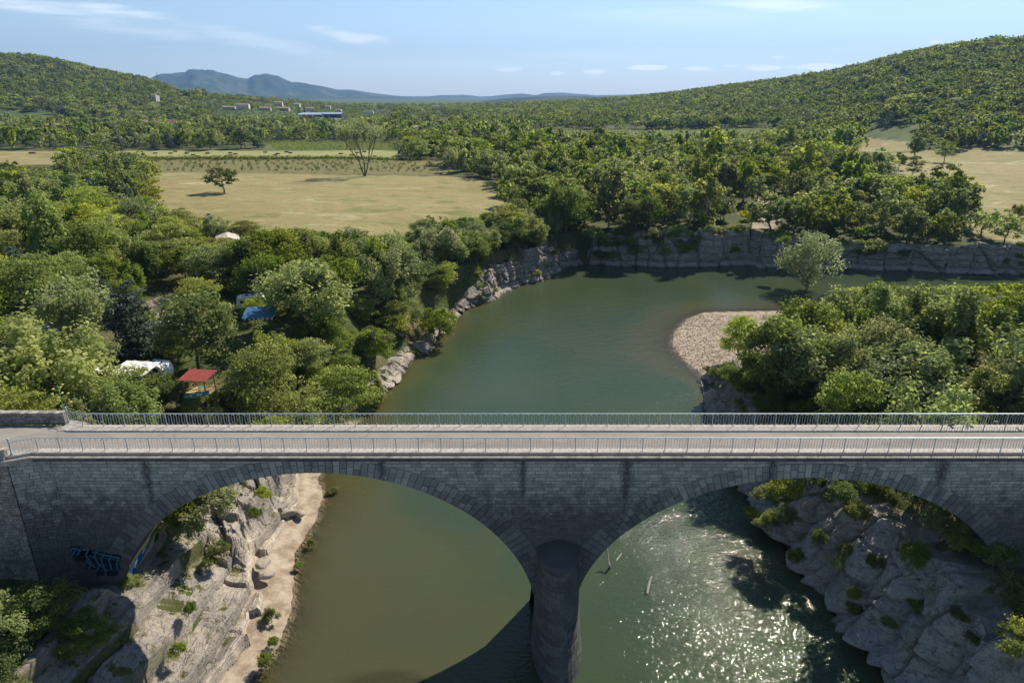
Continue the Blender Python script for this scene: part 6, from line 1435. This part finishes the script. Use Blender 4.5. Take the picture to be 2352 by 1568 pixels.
g = P(145, 357); o = empty('dome_tent', g); tag(o, 'small white dome tent beside a dark tree on the left meadow', 'tent'); m = MB(); m.lathe([(2.3, 0), (2.1, .9), (1.3, 1.7), (.4, 2.1), (0, 2.15)], n=12); m.obj('tent_shell', M_white, o, True); m = MB(); m.add([(-.5, -2.2, .1), (.5, -2.2, .1), (.3, -2.02, 1.1), (-.3, -2.02, 1.1)], [(0, 1, 2, 3)]); m.obj('door_flap', M_beige, o)
# boulders on shores: irregular rocks
def boulder(px, py, z, s, label, grp, seed, mat=None):
    g = at_px(px, py, z); r_ = np.random.default_rng(seed); V = []; nu, nv = 18, 11
    for j in range(nv+1):
        for i in range(nu):
            a, b = 2*pi*i/nu, pi*j/nv-pi/2; V.append((cos(b)*cos(a), cos(b)*sin(a), sin(b)))
    V = np.array(V); ns = r_.normal(size=(9, 3)); ns /= np.linalg.norm(ns, axis=1)[:, None]; 
    for n_ in ns:
        d = V@n_; lim = r_.uniform(.55, .9); V = V-np.clip(d-lim, 0, 9)[:, None]*n_
    V = V*np.array(s)*(1+.06*fbm(V[:, 0]*3+seed, V[:, 1]*3, V[:, 2]*3, o=3))[:, None]
    F = [(j*nu+i, j*nu+(i+1) % nu, (j+1)*nu+(i+1) % nu, (j+1)*nu+i) for j in range(nv) for i in range(nu)]
    me = mesh_np('boulder', V, F, mat or M_rock, {'pale': np.full(len(V), .6), 'grass': np.zeros(len(V))}); o = ob('boulder', me, None, (g[0], g[1], g[2]+s[2]*.25)); o.rotation_euler = (0, 0, r_.uniform(0, 6)); tag(o, label, 'boulder', grp); return o
BL = 'pale boulders along the left shore'
for i, (px, py, sx, sy, sz, lb) in enumerate([(958,806,2.6,1.6,1.3,'largest pale rounded boulder on the left shore'),(928,822,1.9,1.3,1.0,'pale boulder just left of the largest on the left shore'),(975,788,1.4,1.0,.7,'flat pale boulder behind the largest on the left shore'),(984,778,1.4,1.0,.7,'third pale boulder going upstream on the left shore'),(1000,768,1.6,1.1,.8,'fourth pale boulder going upstream on the left shore'),
        (1015,752,2.2,1.3,.9,'long pale boulder under leaning bushes on the left shore'),(1030,742,1.6,1.0,.7,'last pale boulder before the dark shore bend'),(1128,676,1.9,1.2,.9,'pale boulder at the start of the left bank cliff'),(1060,708,1.6,1.1,.7,'dark half-sunken boulder on the left shore bend'),(900,868,2.6,1.2,.9,'pale rock ledge sloping into the water near the bridge'),(882,880,2.2,1.2,1.0,'pale rock beside the sloping ledge near the bridge'),(905,768,1.6,1.4,2.4,'grey standing rock half hidden by bushes above the left shore')]):
    boulder(px, py, .0 if i < 11 else 3.0, (sx*1.25, sy*1.25, sz*(.7 if i < 11 else 1)), lb, BL, 100+i)
for i, (px, py, z, sx, sy, sz, lb) in enumerate([(1655,925,.3,2.6,1.6,1.9,'smooth grey boulder sloping into the water behind the far railing'),(1700,842,5.2,1.9,1.5,.9,'flat grey block on top of the boulder cliff'),(1672,858,4.6,1.8,1.3,1.0,'rounded grey block at the left top of the boulder cliff'),(1740,938,2.5,2.2,1.8,2.0,'grey rock right of the boulder cliff behind the railing'),(1790,935,4,2.2,1.8,1.6,'grey rock under trees right of the boulder cliff')]):
    boulder(px, py, z, (sx, sy, sz), lb, 'grey rocks behind the right half of the bridge', 200+i, M_cliff)
for i, (px, py, z, s, lb) in enumerate([(660,1180,1.0,.8,'white rubble block on the sandy shore behind the arch'),(690,1180,.8,.6,'smaller white rubble block near the brown shallows'),(605,1295,1.6,.7,'white broken block below the outcrop'),(612,1320,1.3,.6,'white block fallen beside the rock slabs')]): boulder(px, py, z, (s*1.3, s, s*.6), lb, None, 300+i)
# driftwood standing in the river
def drift(name, pts, rad, label):
    m = MB(); m.tube(pts, rad, 7); o = m.obj(name, M_drift); tag(o, label, 'driftwood'); 
def W3(px, py, z): g = G(px, py, z); return (g[0], g[1], z)
drift('driftwood', [W3(1402,1305,-.3), W3(1399,1296,.6), W3(1396,1275,1.1), W3(1394,1256,1.7)], [.10, .11, .09, .05], 'thin pale driftwood pole sticking out of the river right of the pier')
drift('driftwood', [W3(1478,1385,-.5), W3(1486,1362,.1), W3(1492,1335,.55), W3(1497,1322,.8)], [.07, .13, .10, .06], 'thick forked driftwood trunk leaning out of the sparkling water')
drift('driftwood', [W3(1410,1300,-.25), W3(1417,1285,-.02), W3(1428,1270,.08)], [.05, .08, .04], 'short sunken branch beside the thin driftwood pole')
drift('driftwood', [W3(1610,875,.6), W3(1616,893,.35), W3(1617,912,.1)], [.06, .08, .05], 'bleached branch on the tip of the gravel bar')
# people on the little beach
def person(px, py, z, label, mats, pose):
    g = at_px(px, py, z); o = empty('person', g, pose.get('rz', 0)); tag(o, label, 'person')
    me = bpy.data.meshes.new('body'); J = pose['J']; E = pose['E']; me.from_pydata([j[0] for j in J], E, []); pass
    b = bpy.data.objects.new('body', me); link(b, o); me.materials.append(mats[0]); b.modifiers.new('s', 'SKIN'); s_ = b.modifiers.new('u', 'SUBSURF'); s_.levels = 1; s_.render_levels = 1
    for i, j in enumerate(J): me.skin_vertices[0].data[i].radius = (j[1], j[1]*.8)
    me.skin_vertices[0].data[0].use_root = True
    hz = J[3][0]; m = MB(); m.lathe([(0, .15), (.09, .12), (.115, .02), (.09, -.1), (.05, -.16)], hz, 10); m.obj('hair', mats[1], o, True)
    hp = J[0][0]; m = MB(); m.lathe([(.15, .1), (.17, 0), (.19, -.22), (.17, -.25)], hp, 10); m.obj('shorts', mats[2], o, True)
    return o
Jst = {'J': [((0, 0, .95), .13), ((0, 0, 1.25), .14), ((0, 0, 1.48), .06), ((0, -.02, 1.62), .10), ((-.19, 0, 1.42), .05), ((-.26, -.05, 1.15), .04), ((-.24, -.15, .92), .03), ((.19, 0, 1.42), .05), ((.26, -.05, 1.15), .04), ((.22, -.18, .95), .03), ((-.1, 0, .85), .09), ((-.11, -.02, .48), .06), ((-.11, 0, .08), .04), ((-.11, -.14, .03), .035), ((.1, 0, .85), .09), ((.12, .02, .48), .06), ((.12, .05, .08), .04), ((.12, -.09, .03), .035)], 'E': [(0, 1), (1, 2), (2, 3), (2, 4), (4, 5), (5, 6), (2, 7), (7, 8), (8, 9), (0, 10), (10, 11), (11, 12), (12, 13), (0, 14), (14, 15), (15, 16), (16, 17)], 'rz': 1.0}
Jsit = {'J': [((0, 0, .15), .14), ((0, .08, .45), .14), ((0, .08, .68), .06), ((0, .03, .82), .10), ((-.19, .08, .62), .05), ((-.24, -.1, .4), .04), ((-.15, -.3, .42), .03), ((.19, .08, .62), .05), ((.24, -.1, .4), .04), ((.15, -.3, .42), .03), ((-.1, -.05, .16), .09), ((-.14, -.38, .45), .06), ((-.14, -.5, .08), .04), ((-.14, -.63, .04), .035), ((.1, -.05, .16), .09), ((.14, -.38, .45), .06), ((.14, -.5, .08), .04), ((.14, -.63, .04), .035)], 'E': Jst['E'], 'rz': -1.2}
gz = lambda px, py: P(px, py)
g = P(749, 972); person(749, 972, float(g[2]), 'person with dark hair and pink shorts standing on the little beach behind the far railing', (M_skin, M_hair, M_pink), Jst)
g = P(772, 970); person(772, 970, float(g[2]), 'person sitting on the little beach right of the one in pink shorts', (M_skin, M_hair, M_darkblue), Jsit)
# flowering stalk behind the left parapet
g = (-37.3, 51.5, 15.6); o = empty('flower_stalk', g); tag(o, 'tall thin yellow-green flower stalk rising behind the left stone parapet', 'plant'); m = MB(); m.tube([(0, 0, -1), (0, 0, 4)], .03, 4); m.obj('stem', M_green, o)
M_yel = simple('yellow_flower', (.5, .5, .12), .8)
for k in range(9):
    a = k*2.4; r_ = .35+.05*(8-k); z_ = 2.4+k*.19; m = MB(); m.lathe([(0, .12), (.12, .05), (.09, -.04), (0, -.08)], (r_*cos(a), r_*sin(a), z_), 6); m.tube([(0, 0, z_-.2), (r_*cos(a), r_*sin(a), z_)], .015, 3); m.obj('flower_head', M_yel, o)
# gravel pebbles
def pebbles():
    rg = np.random.default_rng(77); n = 9000; x = rg.uniform(24, 62, n); y = rg.uniform(92, 132, n); sd, _ = river(x, y); z = H(x, y); m = (sd > .1) & (sd < 22) & (z < 2); x, y, z = x[m], y[m], z[m]; n = len(x)
    s_ = rg.uniform(.05, .17, n)*rg.uniform(.6, 1.5, n); O = np.array([(1, 0, 0), (0, 1, 0), (-1, 0, 0), (0, -1, 0), (0, 0, .6), (0, 0, -.6)]); a = rg.uniform(0, 6.3, n); X = x[:, None]+s_[:, None]*(O[:, 0]*np.cos(a)[:, None]-O[:, 1]*np.sin(a)[:, None]); Y = y[:, None]+s_[:, None]*(O[:, 0]*np.sin(a)[:, None]+O[:, 1]*np.cos(a)[:, None])*.8; Z = z[:, None]+s_[:, None]*O[:, 2]+.02
    f = np.array([(0, 1, 4), (1, 2, 4), (2, 3, 4), (3, 0, 4)]); F = (f[None]+6*np.arange(n)[:, None, None]).reshape(-1, 3)
    t = NT('pebble_stone'); r_ = t.N('ShaderNodeNewGeometry').outputs['Random Per Island']; mt = t.out(t.pbr(t.mix(r_, (.30, .25, .19), (.58, .52, .43)), .9))
    o = ob('gravel', mesh_np('gravel', np.stack([X, Y, Z], -1).reshape(-1, 3), F, mt)); tag(o, 'pale pebbles strewn over the gravel bar', 'gravel', None, 'stuff')
pebbles()
# ------------------------------------------------------------------ HAZE
if True:
    m = MB(); m.box(-11500, 11500, -400, 13500, -8, 900); t = NT('air_haze'); v = t.N('ShaderNodeVolumePrincipled', {'Color': (.30, .54, .97, 1), 'Density': 7.0e-5, 'Anisotropy': .2})
    o_ = t.n.new('ShaderNodeOutputMaterial'); t.t.links.new(v.outputs[0], o_.inputs['Volume']); hz = m.obj('haze', t.m); tag(hz, kind='stuff')
# spread look-alikes: equal labels share one group
for lb, L in USED.items():
    for o in L:
        if len(L) > 1: o['group'] = lb
